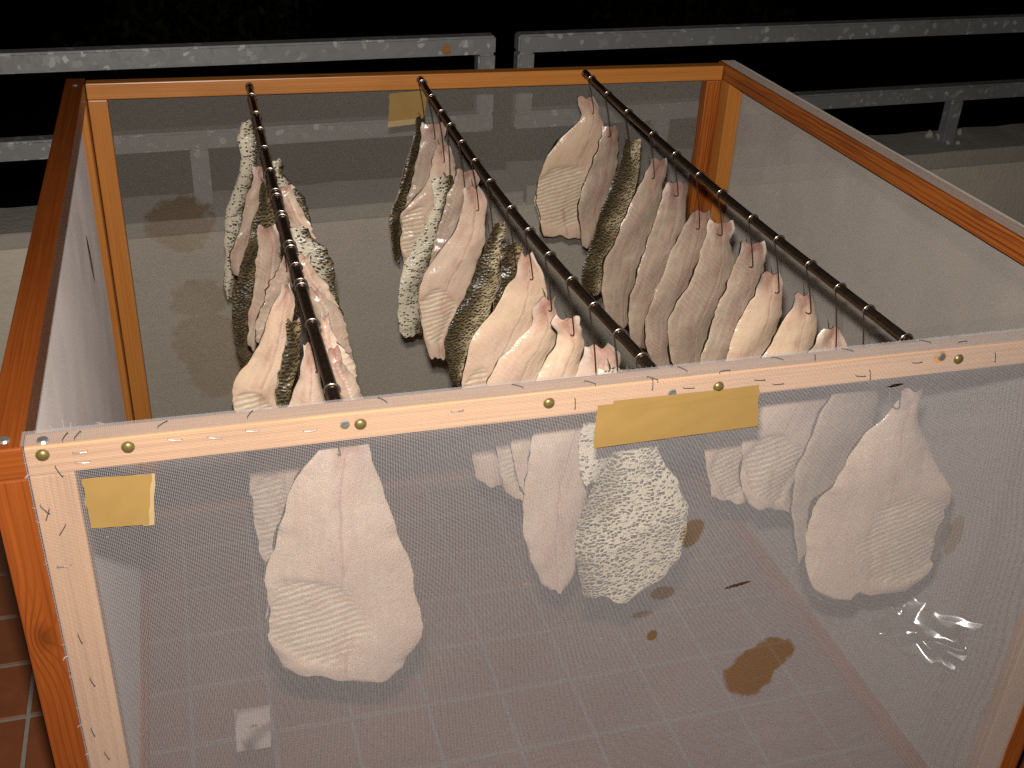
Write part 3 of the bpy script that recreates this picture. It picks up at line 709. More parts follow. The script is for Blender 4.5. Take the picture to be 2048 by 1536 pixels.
# ---- parcel tape
def sheet(name, pts, y, mat, parent, th=0.0003, axis=1, n=10, wr=0.00012, seed=0.0):
    """tape strip from four pixel corners (tl, tr, br, bl) lying on the plane y"""
    q = [at(a, b, axis, y) for a, b in pts]
    V = []; F = []
    for i in range(n+1):
        for j in range(n+1):
            s, t = i/n, j/n
            p = (q[0]*(1-s)+q[1]*s)*(1-t)+(q[3]*(1-s)+q[2]*s)*t
            if 0 < i < n and 0 < j < n: p = p+np.array([0, -abs(wr*math.sin(math.pi*s)*math.sin(math.pi*t)*(1+.8*math.sin(i*1.3+seed+j*.7))), 0])
            if i in (0, n) and 0 < j < n: p = p + np.array([random.uniform(-.0009, .0009), 0, 0])
            V.append(p)
    N = (n+1)**2
    V += [p+np.array([0, th, 0]) for p in V]
    id_ = lambda i, j: i*(n+1)+j
    for i in range(n):
        for j in range(n):
            a, b, c, d = id_(i, j), id_(i+1, j), id_(i+1, j+1), id_(i, j+1)
            F.append((a, d, c, b)); F.append((a+N, b+N, c+N, d+N))
    for i in range(n):
        for (a, b) in ((id_(i, 0), id_(i+1, 0)), (id_(i+1, n), id_(i, n)), (id_(0, i+1), id_(0, i)), (id_(n, i), id_(n, i+1))):
            F.append((a, b, b+N, a+N))
    return link(name, mesh_np(name, V, F), M[mat], parent)
sheet('tape', [(163, 958), (303, 948), (298, 1049), (181, 1057)], -0.0030, 'tape', cage, seed=.3)
sheet('tape', [(285, 950), (310, 947), (309, 1050), (286, 1052)], -0.0020, 'tape_pale', cage, n=4)
sheet('tape', [(1195, 812), (1518, 770), (1516, 852), (1186, 897)], -0.0031, 'tape', cage, seed=1.2, wr=.0002, n=16)
sheet('tape', [(1228, 802), (1517, 772), (1519, 792), (1226, 826)], -0.0035, 'tape', cage, seed=2.2)
sheet('tape', [(779, 187), (856, 180), (848, 243), (776, 252)], YE-0.0012, 'tape', cage, seed=.9)
sheet('tape', [(776, 243), (846, 236), (846, 246), (776, 255)], YE-0.0024, 'tape_pale', cage, n=4)

# ---- crumpled clear film stuck inside the far side screen
fm = NT('clear_film')
fm.set(Base_Color=(0.9, 0.9, 0.9), Roughness=0.16)
gl = fm.node('ShaderNodeBsdfGlossy'); gl.inputs['Roughness'].default_value = 0.2; gl.inputs['Color'].default_value = (.95, .95, .95, 1)
tr = fm.node('ShaderNodeBsdfTransparent'); tr.inputs[0].default_value = (.97, .965, .955, 1)
mx = fm.node('ShaderNodeMixShader'); mx.inputs[0].default_value = 0.2
fm.l.new(tr.outputs[0], mx.inputs[1]); fm.l.new(gl.outputs[0], mx.inputs[2]); fm.l.new(mx.outputs[0], fm.out.inputs[0])
fc = at(1845, 1255, 0, XW-0.045); fn = np.array([-0.66, -0.50, 0.56]); fn /= np.linalg.norm(fn)
e1 = np.cross(fn, [0, 0, 1.0]); e1 /= np.linalg.norm(e1); e1 = -e1 if np.dot(e1, CR) < 0 else e1; e2 = np.cross(fn, e1); e2 = -e2 if e2[2] < 0 else e2
nf = 60; V = []; F = []
cr = [(rng.uniform(-1, 1, 2), rng.uniform(0, math.pi), rng.uniform(-.008, .008), rng.uniform(.15, .45)) for _ in range(18)]
for i in range(nf+1):
    for j in range(nf+1):
        s_, t_ = 2*i/nf-1, 2*j/nf-1; h = 0
        for (c, a, w_, wd) in cr:
            d = (s_-c[0])*math.cos(a)+(t_-c[1])*math.sin(a); e = -(s_-c[0])*math.sin(a)+(t_-c[1])*math.cos(a)
            h += w_*max(0, 1-abs(d)/wd)*math.exp(-(e/.6)**2)
        edge = 1+.10*math.sin(5*t_+s_*3)+.06*math.sin(11*s_+t_*2)
        V.append(fc+e1*s_*0.062*edge+e2*t_*0.036*edge+fn*h)
for i in range(nf):
    for j in range(nf):
        a = i*(nf+1)+j; F.append((a, a+nf+1, a+nf+2, a+1))
film = link('plastic_film', mesh_np('plastic_film', V, F, True), fm.m, loc=(0, 0, 0))
tag(film, 'crumpled clear plastic film clinging inside the side fly screen', 'plastic film')

# ================================================================== RODS, HOOKS, FILLETS
# each pipe bends under its load: x and z at the back end, shift and height at the front end, sag (solved units)
RODP = [(0.2287, -0.0107, -0.003, -0.012, 0.018), (0.4868, -0.0089, 0.010, -0.012, 0.020), (0.7558, -0.0065, -0.006, -0.012, 0.009)]
RR = 0.0058; Y_F = LD-0.003
def rod_pt(k, y):
    x0, z0, dx, zf, A = RODP[k]; t = (YB-y)/(YB-Y_F)
    return np.array([(x0+dx*t)*S, y, ZT+(z0+(zf-z0)*t-A*math.sin(math.pi*min(max(t, 0), 1)))*S])
RODN = ['rod crowded on both sides', 'middle rod', 'rod beside the gauze-topped rail']
ORD = ['first', 'second', 'third', 'fourth', 'fifth', 'sixth', 'seventh', 'eighth', 'ninth', 'tenth', 'eleventh', 'twelfth', 'thirteenth', 'fourteenth', 'fifteenth', 'sixteenth', 'seventeenth', 'eighteenth']
rod_lab = ['dark bronzed pipe crowded with fillets on both of its sides', 'dark bronzed pipe hung with fillets, between the other two pipes', 'dark bronzed pipe with a tidy fillet row beside the gauze-topped rail']
for k in range(3):
    n = 40; ysr = np.linspace(LD-0.003, YB+0.001, n)
    pth = np.array([rod_pt(k, q_) for q_ in ysr])
    v, f = tube_np(pth, RR, 20)
    t = thing('hanging_rod', rod_lab[k], 'rod', tuple(pth[0]), 'hanging rods across the cage')
    link('pipe', mesh_np('pipe', v, f, True), M['rod'], t)
    v, f = tube_np(np.array([rod_pt(k, YB-0.012), rod_pt(k, YB-0.0005)]), RR+0.0009, 20)
    link('end_cap', mesh_np('end_cap', v, f, True), M['rod'], t)

def z4(u, v): return (420+u/2.194, 150+v/2.194)
def z5(u, v): return (760+u/2.364, 150+v/2.364)
def z6(u, v): return (1060+u/2.438, 130+v/2.438)
ZF = [z4, z5, z6]
def ring_y(k, u, v):
    px, py = ZF[k](u, v)
    best = (1e9, 0)
    for y in np.linspace(0.03, YB-0.004, 420):
        d = rod_pt(k, y)+np.array([0, 0, RR*.5])-CAM
        qx = 1024+FPX*np.dot(d, CR)/np.dot(d, CF); qy = 768-FPX*np.dot(d, CU)/np.dot(d, CF)
        e = (qx-px)**2+(qy-py)**2
        if e < best[0]: best = (e, y)
    return float(best[1])

def hook(k, y, zend, label, lean=0.0, tip=0.028):
    x, _, ZR = rod_pt(k, y); R = RR+0.0011
    t = thing('wire_hook', label, 'hook', (x, y, ZR), 'wire hooks on the rods')
    ang = np.radians(np.linspace(200, -20, 14))
    ring = np.stack([x+R*np.cos(ang), np.full(14, y)+np.linspace(.0008, -.0008, 14), ZR+R*np.sin(ang)], -1)
    v, f = tube_np(ring, 0.0011, 7)
    link('loop', mesh_np('loop', v, f, True), M['wire_bright'], t)
    L = ZR-zend
    zz = np.linspace(ZR-0.002, zend, 8)
    x0 = x-R+0.0002 if k != 0 else x-R
    s = (ZR-zz)/L
    pts = np.stack([x0+s*(R*0.6)+lean*s+0.0012*np.sin(s*3.1), y-0.0008-0.004*s, zz], -1)
    b = pts[-1]; bend = []
    for a in np.linspace(0, math.pi, 8)[1:]:
        bend.append(b+np.array([-0.0012*(1-math.cos(a)), 0.0072*(1-math.cos(a)), -0.005*math.sin(a)]))
    e = bend[-1]
    v, f = tube_np(np.concatenate([pts, np.array(bend)]), 0.00085, 6)
    link('shank', mesh_np('shank', v, f, True), M['wire'], t)
    v, f = tube_np(np.array([e, e+np.array([-.002, .001, tip*.6]), e+np.array([-.006, .001, tip])]), [0.0008, 0.0008, 0.0003], 6)
    link('point', mesh_np('point', v, f, True), M['pale_wire'], t)

def smooth_rows(rows, n):
    rows = np.array(rows, float); rows = rows[np.argsort(rows[:, 0], kind='stable')]
    y = rows[:, 0]; yy = np.linspace(y[0], y[-1], n)
    def crom(col):
        out = np.interp(yy, y, rows[:, col])
        k = np.array([.08, .24, .36, .24, .08]); pad = np.concatenate([[out[0]*2-out[2], out[0]*2-out[1]], out, [out[-1]*2-out[-2], out[-1]*2-out[-3]]])
        return np.convolve(pad, k, 'valid')
    return yy, crom(1), crom(2)

def fillet(k, y, rows, side='f', tone='cream', skin='skin_back', yaw=10.0, rib=None, label='', th=0.0105, curl=0.006, bot=None, flap=0.0, twist=0.0, tophook=True):
    """rows: (pixel row, left, right) of the outline; it hangs in an upright plane through the rod at depth y"""
    looks_f = side == 'f'
    if not looks_f: th *= 0.8; curl *= 0.4
    th_ = math.radians(yaw); n = np.array([math.sin(th_), -math.cos(th_), 0]); ax = np.array([math.cos(th_), math.sin(th_), 0])
    RX, _, ZR = rod_pt(k, y); o = np.array([RX, y+0.002, ZR])
    NV, NU = 72, 26
    rows = [tuple(r_) for r_ in rows]; r0, r1 = rows[0], rows[1]
    rows[0] = (r0[0], .3*r0[1]+.7*r1[1], .3*r0[2]+.7*r1[2])      # tails are cut off square
    yy, xl, xr = smooth_rows(rows, NV)
    sd = rng.uniform(0, 50)
    q = np.arange(NV)
    ppm = 1/np.linalg.norm(at_plane(xl[5]+1, yy[5], o, n)-at_plane(xl[5], yy[5], o, n))   # pixels per metre
    jag = 0.0016*ppm
    def ragged():
        e = np.zeros(NV)
        for wdt, amp in ((9, .9), (4, .55), (2, .35)):
            r_ = np.convolve(rng.normal(size=NV+4*wdt), np.hanning(2*wdt+1), 'same')[2*wdt:2*wdt+NV]; e += amp*r_/(r_.std()+1e-6)
        return e
    jag = 0.0012*ppm
    xl = xl + jag*ragged(); xr = xr + jag*ragged()
    G = np.zeros((NV, NU, 3)); us = 0.5-0.5*np.cos(np.linspace(0, 1, NU)*math.pi); us = 0.55*us+0.45*np.linspace(0, 1, NU)
    for i in range(NV):
        edge = 0.0
        for j in range(NU):
            u = us[j]; yo = 0.0
            if i == NV-1: yo = jag*(1.8*math.sin(u*7+sd)+1.2*math.sin(u*17+sd*3)-3.0*(2*u-1)**4)
            if bot and i > NV-9: yo += np.interp(u, [b_[0] for b_ in bot], [b_[1] for b_ in bot])*(1-(NV-1-i)/9)
            if i < 3: yo = jag*(1.5*math.sin(u*6+sd)+1.3*math.sin(u*13+2*sd)-0.7*(2*u-1)**4)*(1-i/3)
            G[i, j] = at_plane(xl[i]+(xr[i]-xl[i])*u, yy[i]+yo, o, n)
    U = np.broadcast_to(us[None, :], (NV, NU)); s = np.linspace(0, 1, NV)[:, None]*np.ones((1, NU))
    w = 2*U-1
    metric_a = np.einsum('ijk,k->ij', G-o, ax); mid = metric_a.mean(axis=1, keepdims=True)
    metric_a = metric_a-mid; metric_b = ZR-G[:, :, 2]
    # sheet shape: curl of the edges, gentle waves
    off = -curl*np.abs(w)**2.2*(0.5+.8*s) + 0.0024*np.sin(s*6+sd)*np.cos(w*1.6+sd) + 0.0011*np.sin(s*15+w*3+sd)*np.clip(s*3, 0, 1) + 0.0012*ragged()[:, None]*np.abs(w)**4
    off = off + 0.006*np.abs(w)**3*np.exp(-(s/.07)**2)*np.sin(sd+w*2) - 0.003*np.exp(-((s-.07)/.035)**2-(w/.35)**2)
    off = off + flap*np.clip((0.16-s)/0.16, 0, 1)**1.5 * 0.02 + twist*w*s*0.02
    lenf = np.clip(s/0.10, 0, 1)**.6*np.clip((1-s)/0.05, 0, 1)**.5
    prof = (1-np.abs(w)**7)**.6*(0.25+.75*lenf)*(0.72+.28*(1-w*w)) - 0.10*np.exp(-(w/.05)**2)*np.clip(s*4, 0, 1)
    tl = th*(0.28+0.72*np.clip(s/0.4, 0, 1))
    rb = np.zeros((NV, NU))
    if rib:
        cu, cv, ru, rv = rib
        d = np.sqrt(((U-cu)/ru)**2+((s-cv)/rv)**2)+.10*np.sin(s*30+sd)*np.cos(U*9); rb = np.clip((1.0-d)/0.14, 0, 1)
    cm = G.mean(axis=(0, 1))
    fr = off+prof*tl*0.25 - rb*0.0045 ; bk = off-prof*tl*0.75
    rimn = np.clip(.5+.6*ragged()[:, None], -.1, 1.8)*np.ones((1, NU))
    def shell(sgn_off, grow, flip):
        P = G.copy()
        c = 0.5*(G[:, :1]+G[:, -1:]); P = c+(P-c)*(1+np.where(w < 0, grow*rimn, grow*0.15)[:, :, None])
        P = P+sgn_off[:, :, None]*n
        idx = np.arange(NV*NU).reshape(NV, NU)
        F = np.stack([idx[:-1, :-1], idx[1:, :-1], idx[1:, 1:], idx[:-1, 1:]], -1).reshape(-1, 4)
        if flip: F = F[:, ::-1]
        return P.reshape(-1, 3), F
    root = thing('fish_fillet', label, 'fish fillet', (RX, y, float(G[0, :, 2].max())), 'fish fillets hung on the rods')
    for part, so, grow, flip, mat in (('flesh' if looks_f else 'skin', fr, 0.0, False, M['flesh_'+tone] if looks_f else M[skin]),
                                      ('skin' if looks_f else 'flesh', bk-0.0004, (0.055 if looks_f else -0.01), True, M[skin] if looks_f else M['flesh_'+tone])):
        v, f = shell(so, grow, flip)
        me = mesh_np(part, v, f, True)
        uvl = me.uv_layers.new(name='uv'); uvm = me.uv_layers.new(name='metric')
        li = f.ravel()
        uvl.data.foreach_set('uv', np.stack([U.ravel()[li], s.ravel()[li]], -1).astype(np.float32).ravel())
        uvm.data.foreach_set('uv', np.stack([metric_a.ravel()[li], metric_b.ravel()[li]], -1).astype(np.float32).ravel())
        at_ = me.attributes.new('rib', 'FLOAT', 'POINT'); at_.data.foreach_set('value', (rb if part == 'flesh' and looks_f else rb*0).ravel().astype(np.float32))
        me.materials.append(mat)
        link(part, me, None, root)
    return G

def conv(k, rows, pxrows=()):
    out = []
    for (v, a, b) in rows:
        x0, yy = ZF[k](a, v); x1, _ = ZF[k](b, v); out.append((yy, x0, x1))
    return out+[tuple(r) for r in pxrows]

FISH = []   # rod, ring(u,v), rows(zoom), rows(px), wire end (u,v) or None, options
def add(k, ring, rows, px=(), wire=None, **kw): FISH.append((k, ring, conv(k, rows, px), wire, kw))

# --- rod beside the gauze-topped rail
add(2, (297, 68), [(157, 240, 298), (180, 232, 325), (215, 248, 345), (250, 258, 352), (290, 225, 366), (350, 165, 385), (420, 105, 395), (480, 72, 385), (560, 52, 345), (640, 42, 315), (720, 48, 300), (790, 60, 288), (835, 76, 278), (856, 90, 268)], (), (303, 225), bot=[(0, 0), (.35, -10), (.7, -6), (1, 2)], tone='cream', yaw=8, rib=(.38, .70, .52, .24), look='broad cream fillet with a wide ribbed belly')
add(2, (372, 150), [(300, 372, 435), (330, 358, 436), (380, 340, 440), (440, 322, 440), (500, 305, 430), (560, 288, 425), (640, 255, 410), (700, 248, 390), (760, 255, 370), (820, 265, 345), (890, 270, 305)], (), (385, 315), tone='grey', yaw=24, look='narrow dusky fillet with a black skin rim')
add(2, (478, 232), [(365, 465, 525), (380, 455, 553), (410, 450, 547), (450, 445, 540), (500, 435, 537), (560, 410, 530), (640, 385, 510), (720, 350, 480), (800, 325, 450), (860, 305, 430), (920, 285, 410), (1000, 265, 395), (1060, 258, 380), (1100, 272, 370), (1120, 295, 345)], (), (478, 430), side='s', skin='skin_half', yaw=18, look='fillet turned to show dark olive scales')
add(2, (602, 335), [(458, 590, 660), (475, 580, 685), (510, 570, 683), (560, 550, 675), (640, 520, 665), (720, 490, 650), (800, 455, 625), (880, 425, 605), (960, 385, 585), (1040, 377, 565), (1120, 374, 540), (1200, 378, 520), (1250, 393, 505), (1275, 418, 487)], (), (597, 540), tone='grey', yaw=20, look='long greyish fillet with a silvery tail stub')
add(2, (712, 440), [(575, 672, 760), (590, 665, 790), (620, 660, 787), (660, 655, 778), (720, 640, 775), (800, 615, 760), (880, 585, 740), (960, 560, 710), (1040, 530, 685), (1120, 498, 665), (1200, 494, 640), (1280, 500, 620), (1350, 506, 605), (1385, 522, 585)], (), (712, 625), tone='grey', yaw=20, look='long mauve-grey fillet with a bruised red tail end')
add(2, (825, 540), [(715, 790, 870), (730, 780, 895), (760, 770, 890), (800, 750, 885), (860, 720, 880), (940, 690, 862), (1020, 660, 845), (1100, 625, 820), (1180, 590, 795), (1260, 578, 770), (1340, 584, 745), (1420, 598, 725), (1475, 618, 705), (1520, 640, 690)], (), (815, 785), tone='grey', yaw=20, look='slim bluish-grey fillet with a white frayed edge')
add(2, (933, 625), [(768, 905, 975), (785, 890, 1000), (820, 875, 995), (860, 865, 985), (900, 850, 990), (950, 838, 1008), (1020, 820, 995), (1100, 780, 975), (1180, 715, 955), (1260, 688, 935), (1340, 690, 910), (1420, 698, 890), (1460, 708, 880), (1560, 735, 850)], (), (925, 815), tone='grey', yaw=18, look='mauve fillet with a reddish backbone line')
add(2, (1088, 748), [(868, 1030, 1130), (900, 1025, 1168), (940, 1020, 1160), (980, 1000, 1150), (1060, 970, 1145), (1140, 945, 1125), (1220, 925, 1100), (1300, 905, 1070), (1380, 875, 1040), (1450, 842, 1010), (1560, 828, 980), (1640, 850, 950)], (), (1073, 970), tone='grey', yaw=16, look='beige fillet with a curled shiny tail flap')
add(2, (1212, 852), [(1015, 1130, 1215), (1040, 1115, 1240), (1080, 1108, 1246), (1120, 1105, 1242), (1160, 1075, 1240), (1220, 1045, 1235), (1300, 1015, 1220), (1360, 1000, 1205), (1420, 975, 1190), (1560, 935, 1140), (1700, 905, 1090), (1800, 918, 1062), (1840, 932, 1042)], (), (1200, 1095), tone='cream', yaw=12, look='plain cream fillet with a rounded tail end')
add(2, (1373, 965), [(1118, 1292, 1340), (1135, 1285, 1400), (1180, 1280, 1405), (1230, 1250, 1406), (1300, 1215, 1408), (1360, 1190, 1400), (1415, 1165, 1390)], [(760, 1495, 1615), (800, 1458, 1600), (850, 1420, 1580), (900, 1414, 1565), (960, 1419, 1545), (1004, 1428, 1508)], (1355, 1195), tone='cream', yaw=10, rib=(.45, .85, .4, .15), look='cream fillet with a two-horned tail end')
add(2, (1515, 1080), [], [(657, 1662, 1682), (668, 1640, 1690), (690, 1628, 1697), (720, 1610, 1700), (760, 1565, 1690), (800, 1520, 1668), (850, 1493, 1648), (900, 1489, 1628), (960, 1490, 1604), (1005, 1498, 1594), (1020, 1502, 1590)], (1475, 1385), bot=[(0, -4), (.5, 0), (1, 8)], tone='pink', yaw=6, rib=(.5, .78, .48, .2), look='pinkish fillet with strong raised ribs at its lower end')
add(2, (1655, 1190), [], [(708, 1698, 1750), (722, 1690, 1752), (750, 1685, 1758), (787, 1673, 1766), (835, 1649, 1764), (869, 1636, 1752), (958, 1596, 1722), (1013, 1591, 1690), (1080, 1598, 1672), (1150, 1610, 1662), (1195, 1624, 1650)], None, tone='grey', yaw=18, look='dusky narrow fillet edged in black behind the screen')
add(2, (1850, 1340), [], [(780, 1796, 1850), (800, 1800, 1855), (815, 1792, 1846), (835, 1778, 1838), (870, 1742, 1850), (900, 1718, 1866), (940, 1690, 1885), (985, 1658, 1912), (1030, 1630, 1902), (1060, 1622, 1897), (1110, 1618, 1884), (1150, 1621, 1866), (1175, 1626, 1840), (1200, 1640, 1812)], None, tone='pink', yaw=2, bot=[(0, -6), (.1, 2), (.38, 3), (.45, -18), (.7, -14), (1, -6)], rib=(.72, .73, .36, .24), look='large broad fillet with a tan ribbed belly and a torn lower edge')
# --- middle rod
add(1, (200, 35), [(200, 182, 236), (260, 165, 218), (340, 148, 195), (420, 125, 170), (500, 108, 155), (580, 90, 140), (640, 68, 120), (700, 55, 105), (760, 52, 102), (830, 65, 101), (880, 86, 100)], (), (205, 215), side='s', skin='skin_dark', yaw=35, look='blackish scaly fillet seen edge-on')
add(1, (247, 103), [(230, 222, 300), (290, 205, 318), (360, 185, 335), (440, 165, 335), (520, 150, 315), (600, 130, 280), (700, 125, 260), (800, 130, 230)], (), (253, 290), tone='grey', yaw=12, look='greyish fillet tucked behind a pink ribbed one')
add(1, (290, 178), [(335, 262, 310), (380, 255, 345), (430, 250, 362), (480, 235, 375), (560, 195, 368), (620, 140, 345), (660, 108, 320), (720, 98, 295), (800, 105, 265), (860, 116, 225), (905, 118, 195)], (), (297, 400), tone='pink', yaw=6, rib=(.28, .72, .3, .22), look='rosy fillet with a ribbed flank')
add(1, (333, 240), [(480, 290, 350), (500, 242, 346), (520, 238, 345), (550, 260, 335), (590, 260, 325), (640, 240, 318), (720, 200, 308), (800, 165, 290), (900, 112, 262), (960, 98, 240), (1050, 88, 220), (1120, 85, 212), (1180, 94, 205), (1235, 106, 198)], (), (325, 450), side='s', skin='skin_silver', yaw=6, look='silver-white scaly fillet with a forked tail stub')
add(1, (385, 325), [(450, 358, 420), (465, 350, 475), (490, 350, 482), (520, 352, 472), (570, 330, 450), (640, 310, 435), (720, 290, 410), (800, 270, 380), (880, 250, 340), (960, 205, 290)], (), (392, 520), tone='grey', yaw=14, look='dull brownish fillet with a wide ragged tail flap')
add(1, (452, 410), [(535, 402, 440), (560, 398, 490), (600, 400, 506), (660, 390, 504), (740, 350, 502), (800, 310, 495), (880, 265, 475), (950, 215, 455), (1000, 196, 435), (1100, 189, 390), (1160, 194, 355), (1240, 205, 335), (1300, 222, 324), (1345, 234, 318)], (), (458, 640), tone='pink', yaw=4, rib=(.42, .76, .48, .17), look='large pink-cream fillet with a folded whitish belly')
add(1, (515, 510), [(700, 542, 570), (715, 535, 600), (760, 525, 592), (800, 510, 577), (830, 495, 580), (880, 475, 582), (960, 450, 574), (1040, 415, 552), (1120, 360, 528), (1200, 315, 500), (1260, 304, 465), (1330, 308, 430), (1400, 320, 408), (1475, 340, 398)], (), (528, 770), side='s', skin='skin_half', yaw=6, look='fillet with olive-brown scales and a cream-edged flank')
add(1, (620, 635), [(800, 590, 690), (840, 580, 690), (900, 583, 660), (960, 578, 645), (1020, 563, 612), (1080, 550, 590), (1130, 540, 565)], (), (633, 895), side='s', skin='skin_dark', yaw=16, look='small dark wet scaly fillet half hidden behind cream ones')
add(1, (705, 740), [(850, 668, 710), (870, 652, 740), (920, 648, 765), (960, 640, 780), (990, 597, 790), (1020, 580, 792), (1080, 560, 795), (1140, 520, 788), (1200, 475, 770), (1260, 432, 750), (1300, 415, 730), (1400, 400, 660), (1475, 395, 600)], [(830, 936, 1012), (880, 940, 1030), (930, 947, 1028), (970, 958, 1022)], (712, 960), tone='cream', yaw=5, rib=(.3, .7, .35, .2), look='big buttery cream fillet with a notched shoulder')
add(1, (805, 850), [(1055, 782, 845), (1075, 735, 842), (1100, 718, 838), (1150, 728, 850), (1200, 718, 856), (1260, 650, 848), (1300, 610, 838), (1360, 560, 815), (1420, 530, 790), (1475, 505, 765)], [(830, 988, 1105), (880, 996, 1132), (930, 1000, 1126), (976, 1010, 1110), (1002, 1024, 1088)], (800, 1100), tone='cream', yaw=6, rib=(.35, .8, .35, .15), look='cream fillet with its brown-skinned tail end folded over')
add(1, (905, 970), [(1150, 872, 920), (1170, 828, 945), (1195, 815, 960), (1230, 855, 968), (1280, 845, 972), (1330, 820, 966), (1400, 780, 950), (1475, 722, 935)], [(790, 1046, 1152), (840, 1030, 1132), (900, 1025, 1112), (950, 1034, 1092), (985, 1042, 1072)], (905, 1215), tone='cream', yaw=8, look='cream fillet with a bluish-white pierced tail')
add(1, (1022, 1090), [(1285, 972, 1060), (1300, 965, 1130), (1330, 960, 1165), (1370, 950, 1152), (1420, 940, 1135)], [(790, 1130, 1228), (840, 1090, 1218), (900, 1065, 1200), (960, 1052, 1186), (1020, 1048, 1176), (1080, 1055, 1168), (1130, 1068, 1156), (1170, 1085, 1146), (1183, 1092, 1136)], (1008, 1410), tone='pink', yaw=6, look='long plain fillet with a red wet tail, reaching low behind the screen')
add(1, (1130, 1225), [], [(740, 1200, 1262), (770, 1195, 1260), (800, 1180, 1255), (840, 1168, 1246), (900, 1162, 1241), (940, 1160, 1238), (968, 1168, 1216)], None, side='s', skin='skin_silver', yaw=4, look='short whitish scaled fillet partly behind the long tape')
add(1, (1240, 1335), [], [(810, 1256, 1300), (830, 1246, 1302), (860, 1240, 1306), (890, 1235, 1312), (930, 1214, 1335), (970, 1190, 1360), (1010, 1170, 1379), (1060, 1157, 1373), (1110, 1150, 1362), (1150, 1153, 1338), (1185, 1166, 1306), (1202, 1176, 1290)], None, bot=[(0, 4), (.25, -6), (.4, -10), (.7, 4), (1, -16)], side='s', skin='skin_pale', yaw=2, th=.014, look='broad fillet showing pale black-flecked skin below the long tape')
# --- crowded rod
add(0, (185, 90), [(205, 165, 192), (240, 130, 202), (280, 115, 205), (310, 128, 210), (350, 143, 215), (400, 132, 208), (460, 118, 195), (520, 95, 178), (580, 68, 160), (640, 58, 150), (720, 60, 140), (800, 62, 130), (860, 60, 122), (930, 62, 115), (980, 75, 106)], (), None, side='s', skin='skin_silver', yaw=-14, look='pale wavy-edged fillet with a hooked tail')
add(0, (220, 240), [(400, 215, 242), (440, 195, 248), (500, 180, 250), (560, 160, 238), (640, 145, 222), (720, 125, 200), (800, 100, 180), (880, 105, 150)], (), None, tone='grey', yaw=22, look='grey narrow fillet between pale and dark scaly ones')
add(0, (243, 320), [(480, 225, 262), (520, 215, 275), (580, 205, 290), (660, 180, 295), (740, 160, 290), (820, 145, 275), (900, 125, 255), (980, 95, 235), (1060, 88, 215), (1140, 100, 200), (1220, 120, 190), (1290, 145, 172)], (), None, side='s', skin='skin_dark', yaw=10, look='fillet showing coarse dark brown scales')
add(0, (287, 510), [(665, 230, 275), (680, 205, 300), (710, 210, 316), (760, 218, 325), (820, 215, 322), (900, 205, 305), (980, 190, 280), (1060, 175, 255), (1140, 165, 235), (1200, 175, 210)], (), (312, 790), tone='grey', yaw=14, look='slender grey-pink fillet with a glossy red tail')
add(0, (310, 608), [(800, 320, 350), (840, 305, 368), (900, 275, 376), (980, 245, 370), (1060, 225, 352), (1140, 212, 318), (1190, 212, 270)], (), None, tone='grey', yaw=18, look='mauve fillet with a long black rim')
add(0, (343, 740), [(925, 318, 352), (950, 305, 362), (1000, 290, 368), (1060, 265, 370), (1120, 245, 368), (1200, 205, 362), (1260, 180, 355), (1300, 150, 350), (1340, 120, 342), (1380, 105, 335), (1430, 99, 330), (1470, 103, 325)], [(850, 478, 555), (885, 492, 540)], (380, 1050), tone='cream', yaw=4, rib=(.35, .82, .45, .15), look='cream fillet bulging to a white belly')
add(0, (372, 840), [(1080, 345, 395), (1110, 348, 402), (1150, 343, 404), (1200, 333, 400), (1260, 322, 388), (1330, 309, 372), (1400, 300, 360), (1450, 295, 350)], [(850, 552, 572), (890, 548, 562)], (407, 1110), side='s', skin='skin_dark', yaw=30, look='thin brown-skinned fillet turned edge-on')
add(0, (398, 905), [(1185, 415, 450), (1210, 412, 465), (1260, 405, 476), (1330, 385, 490), (1400, 370, 505), (1450, 360, 515)], [(830, 560, 662), (880, 530, 645), (940, 498, 640), (1000, 500, 632), (1060, 510, 625), (1120, 524, 618), (1160, 536, 600)], (465, 1340), tone='pink', yaw=4, rib=(.3, .75, .35, .2), look='pinkish fillet with a frilled left flank behind the screen')
add(0, (540, 1370), [], [(872, 655, 735), (900, 645, 738), (930, 612, 745), (960, 590, 760), (1000, 576, 772), (1050, 560, 790), (1100, 548, 810), (1140, 532, 826), (1180, 527, 836), (1230, 529, 843), (1280, 541, 839), (1320, 553, 828), (1350, 570, 815), (1366, 585, 800)], None, tone='pink', yaw=0, th=.012, bot=[(0, -8), (.25, -16), (.5, -6), (.65, 6), (.85, 4), (1, -10)], rib=(.3, .76, .34, .2), look='huge pale pink fillet close behind the front screen')
add(0, (200, 170), [(375, 282, 318), (400, 275, 322), (440, 290, 325), (480, 300, 352), (520, 312, 395), (560, 328, 420), (600, 345, 433), (650, 370, 440), (700, 395, 448), (745, 425, 450)], (), None, side='s', skin='skin_silver', yaw=-18, look='white speckled fillet with a square pink tail')
add(0, (262, 420), [(490, 298, 332), (540, 305, 372), (600, 325, 405), (660, 345, 446), (720, 370, 461), (770, 400, 455)], (), None, tone='pink', yaw=-16, look='short tan fillet with a frilled belly edge')
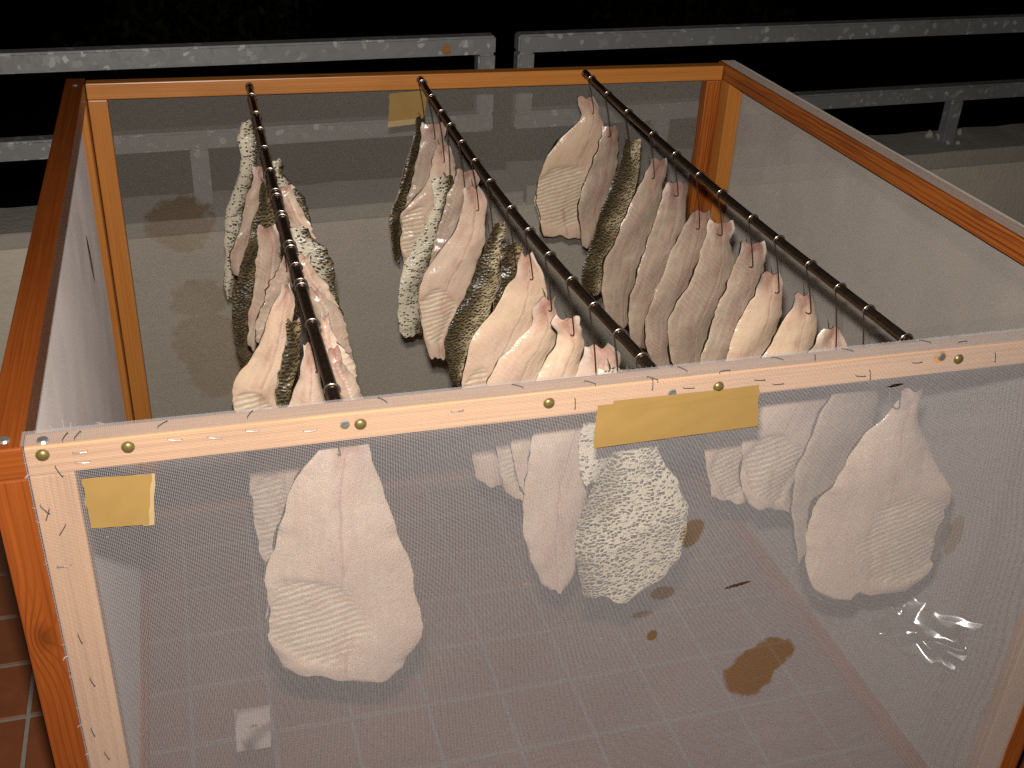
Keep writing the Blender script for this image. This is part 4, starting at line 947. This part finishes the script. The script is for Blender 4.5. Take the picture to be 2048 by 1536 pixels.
add(0, (292, 530), [(670, 340, 390), (720, 350, 440), (760, 365, 500), (820, 380, 532), (880, 410, 546), (940, 430, 551), (1000, 460, 566), (1060, 490, 577), (1110, 540, 588)], (), None, side='s', skin='skin_silver', yaw=-14, look='broad white-skinned fillet with a yellowish back')
add(0, (314, 625), [(790, 380, 442), (830, 378, 447), (880, 390, 472), (940, 405, 520), (1000, 425, 552), (1060, 455, 574), (1120, 500, 592)], (), None, tone='pink', yaw=-12, look='pink fillet with a shiny purple tail tip')
add(0, (349, 760), [(940, 420, 452), (990, 430, 512), (1040, 440, 562), (1100, 455, 588), (1180, 470, 615), (1240, 490, 629), (1300, 530, 632), (1345, 575, 630)], (), None, tone='grey', yaw=-10, look='greyish-pink fillet with serrated belly edge')
add(0, (404, 925), [(1060, 475, 515), (1110, 480, 522), (1180, 490, 570), (1240, 500, 612), (1300, 520, 635), (1380, 545, 650), (1440, 570, 655)], (), None, tone='pink', yaw=-8, look='whitish-pink fillet with a creased flank')
add(0, (450, 1085), [(1200, 500, 532), (1260, 510, 575), (1320, 522, 615), (1370, 535, 652), (1410, 548, 676), (1450, 556, 692)], [(840, 668, 738), (880, 660, 735), (930, 668, 725)], None, tone='grey', yaw=-6, look='pale fillet with a toothed rim just behind the top rail')

cnt = [0, 0, 0]; hk = []
order = sorted(range(len(FISH)), key=lambda i: (FISH[i][0], -ring_y(FISH[i][0], *FISH[i][1])))
for i in order:
    k, ring, rows, wire, kw = FISH[i]; kw = dict(kw); look = kw.pop('look')
    y = ring_y(k, *ring); y = max(y, 0.048)
    G = fillet(k, y, rows, label=look, **kw)
    ztop_f = float(G[0, :, 2].mean())
    if wire: zend = at(*ZF[k](*wire), 1, y)[2]
    else: zend = ztop_f-0.014
    zend = min(max(zend, ztop_f-0.030), ztop_f-0.010)
    xt = float(G[2, :, 0].mean()); rx_ = rod_pt(k, y)[0]
    cnt[k] += 1
    hook(k, y, zend, '%s thin wire hook from the back rail on the %s' % (ORD[cnt[k]-1], RODN[k]), tip=ztop_f-zend+random.uniform(.003, .012), lean=float(np.clip((at(*ZF[k](*wire), 1, y)[0] if wire else rx_+.25*np.clip(xt-rx_, -.03, .03))-rx_+.004, -.02, .02)))
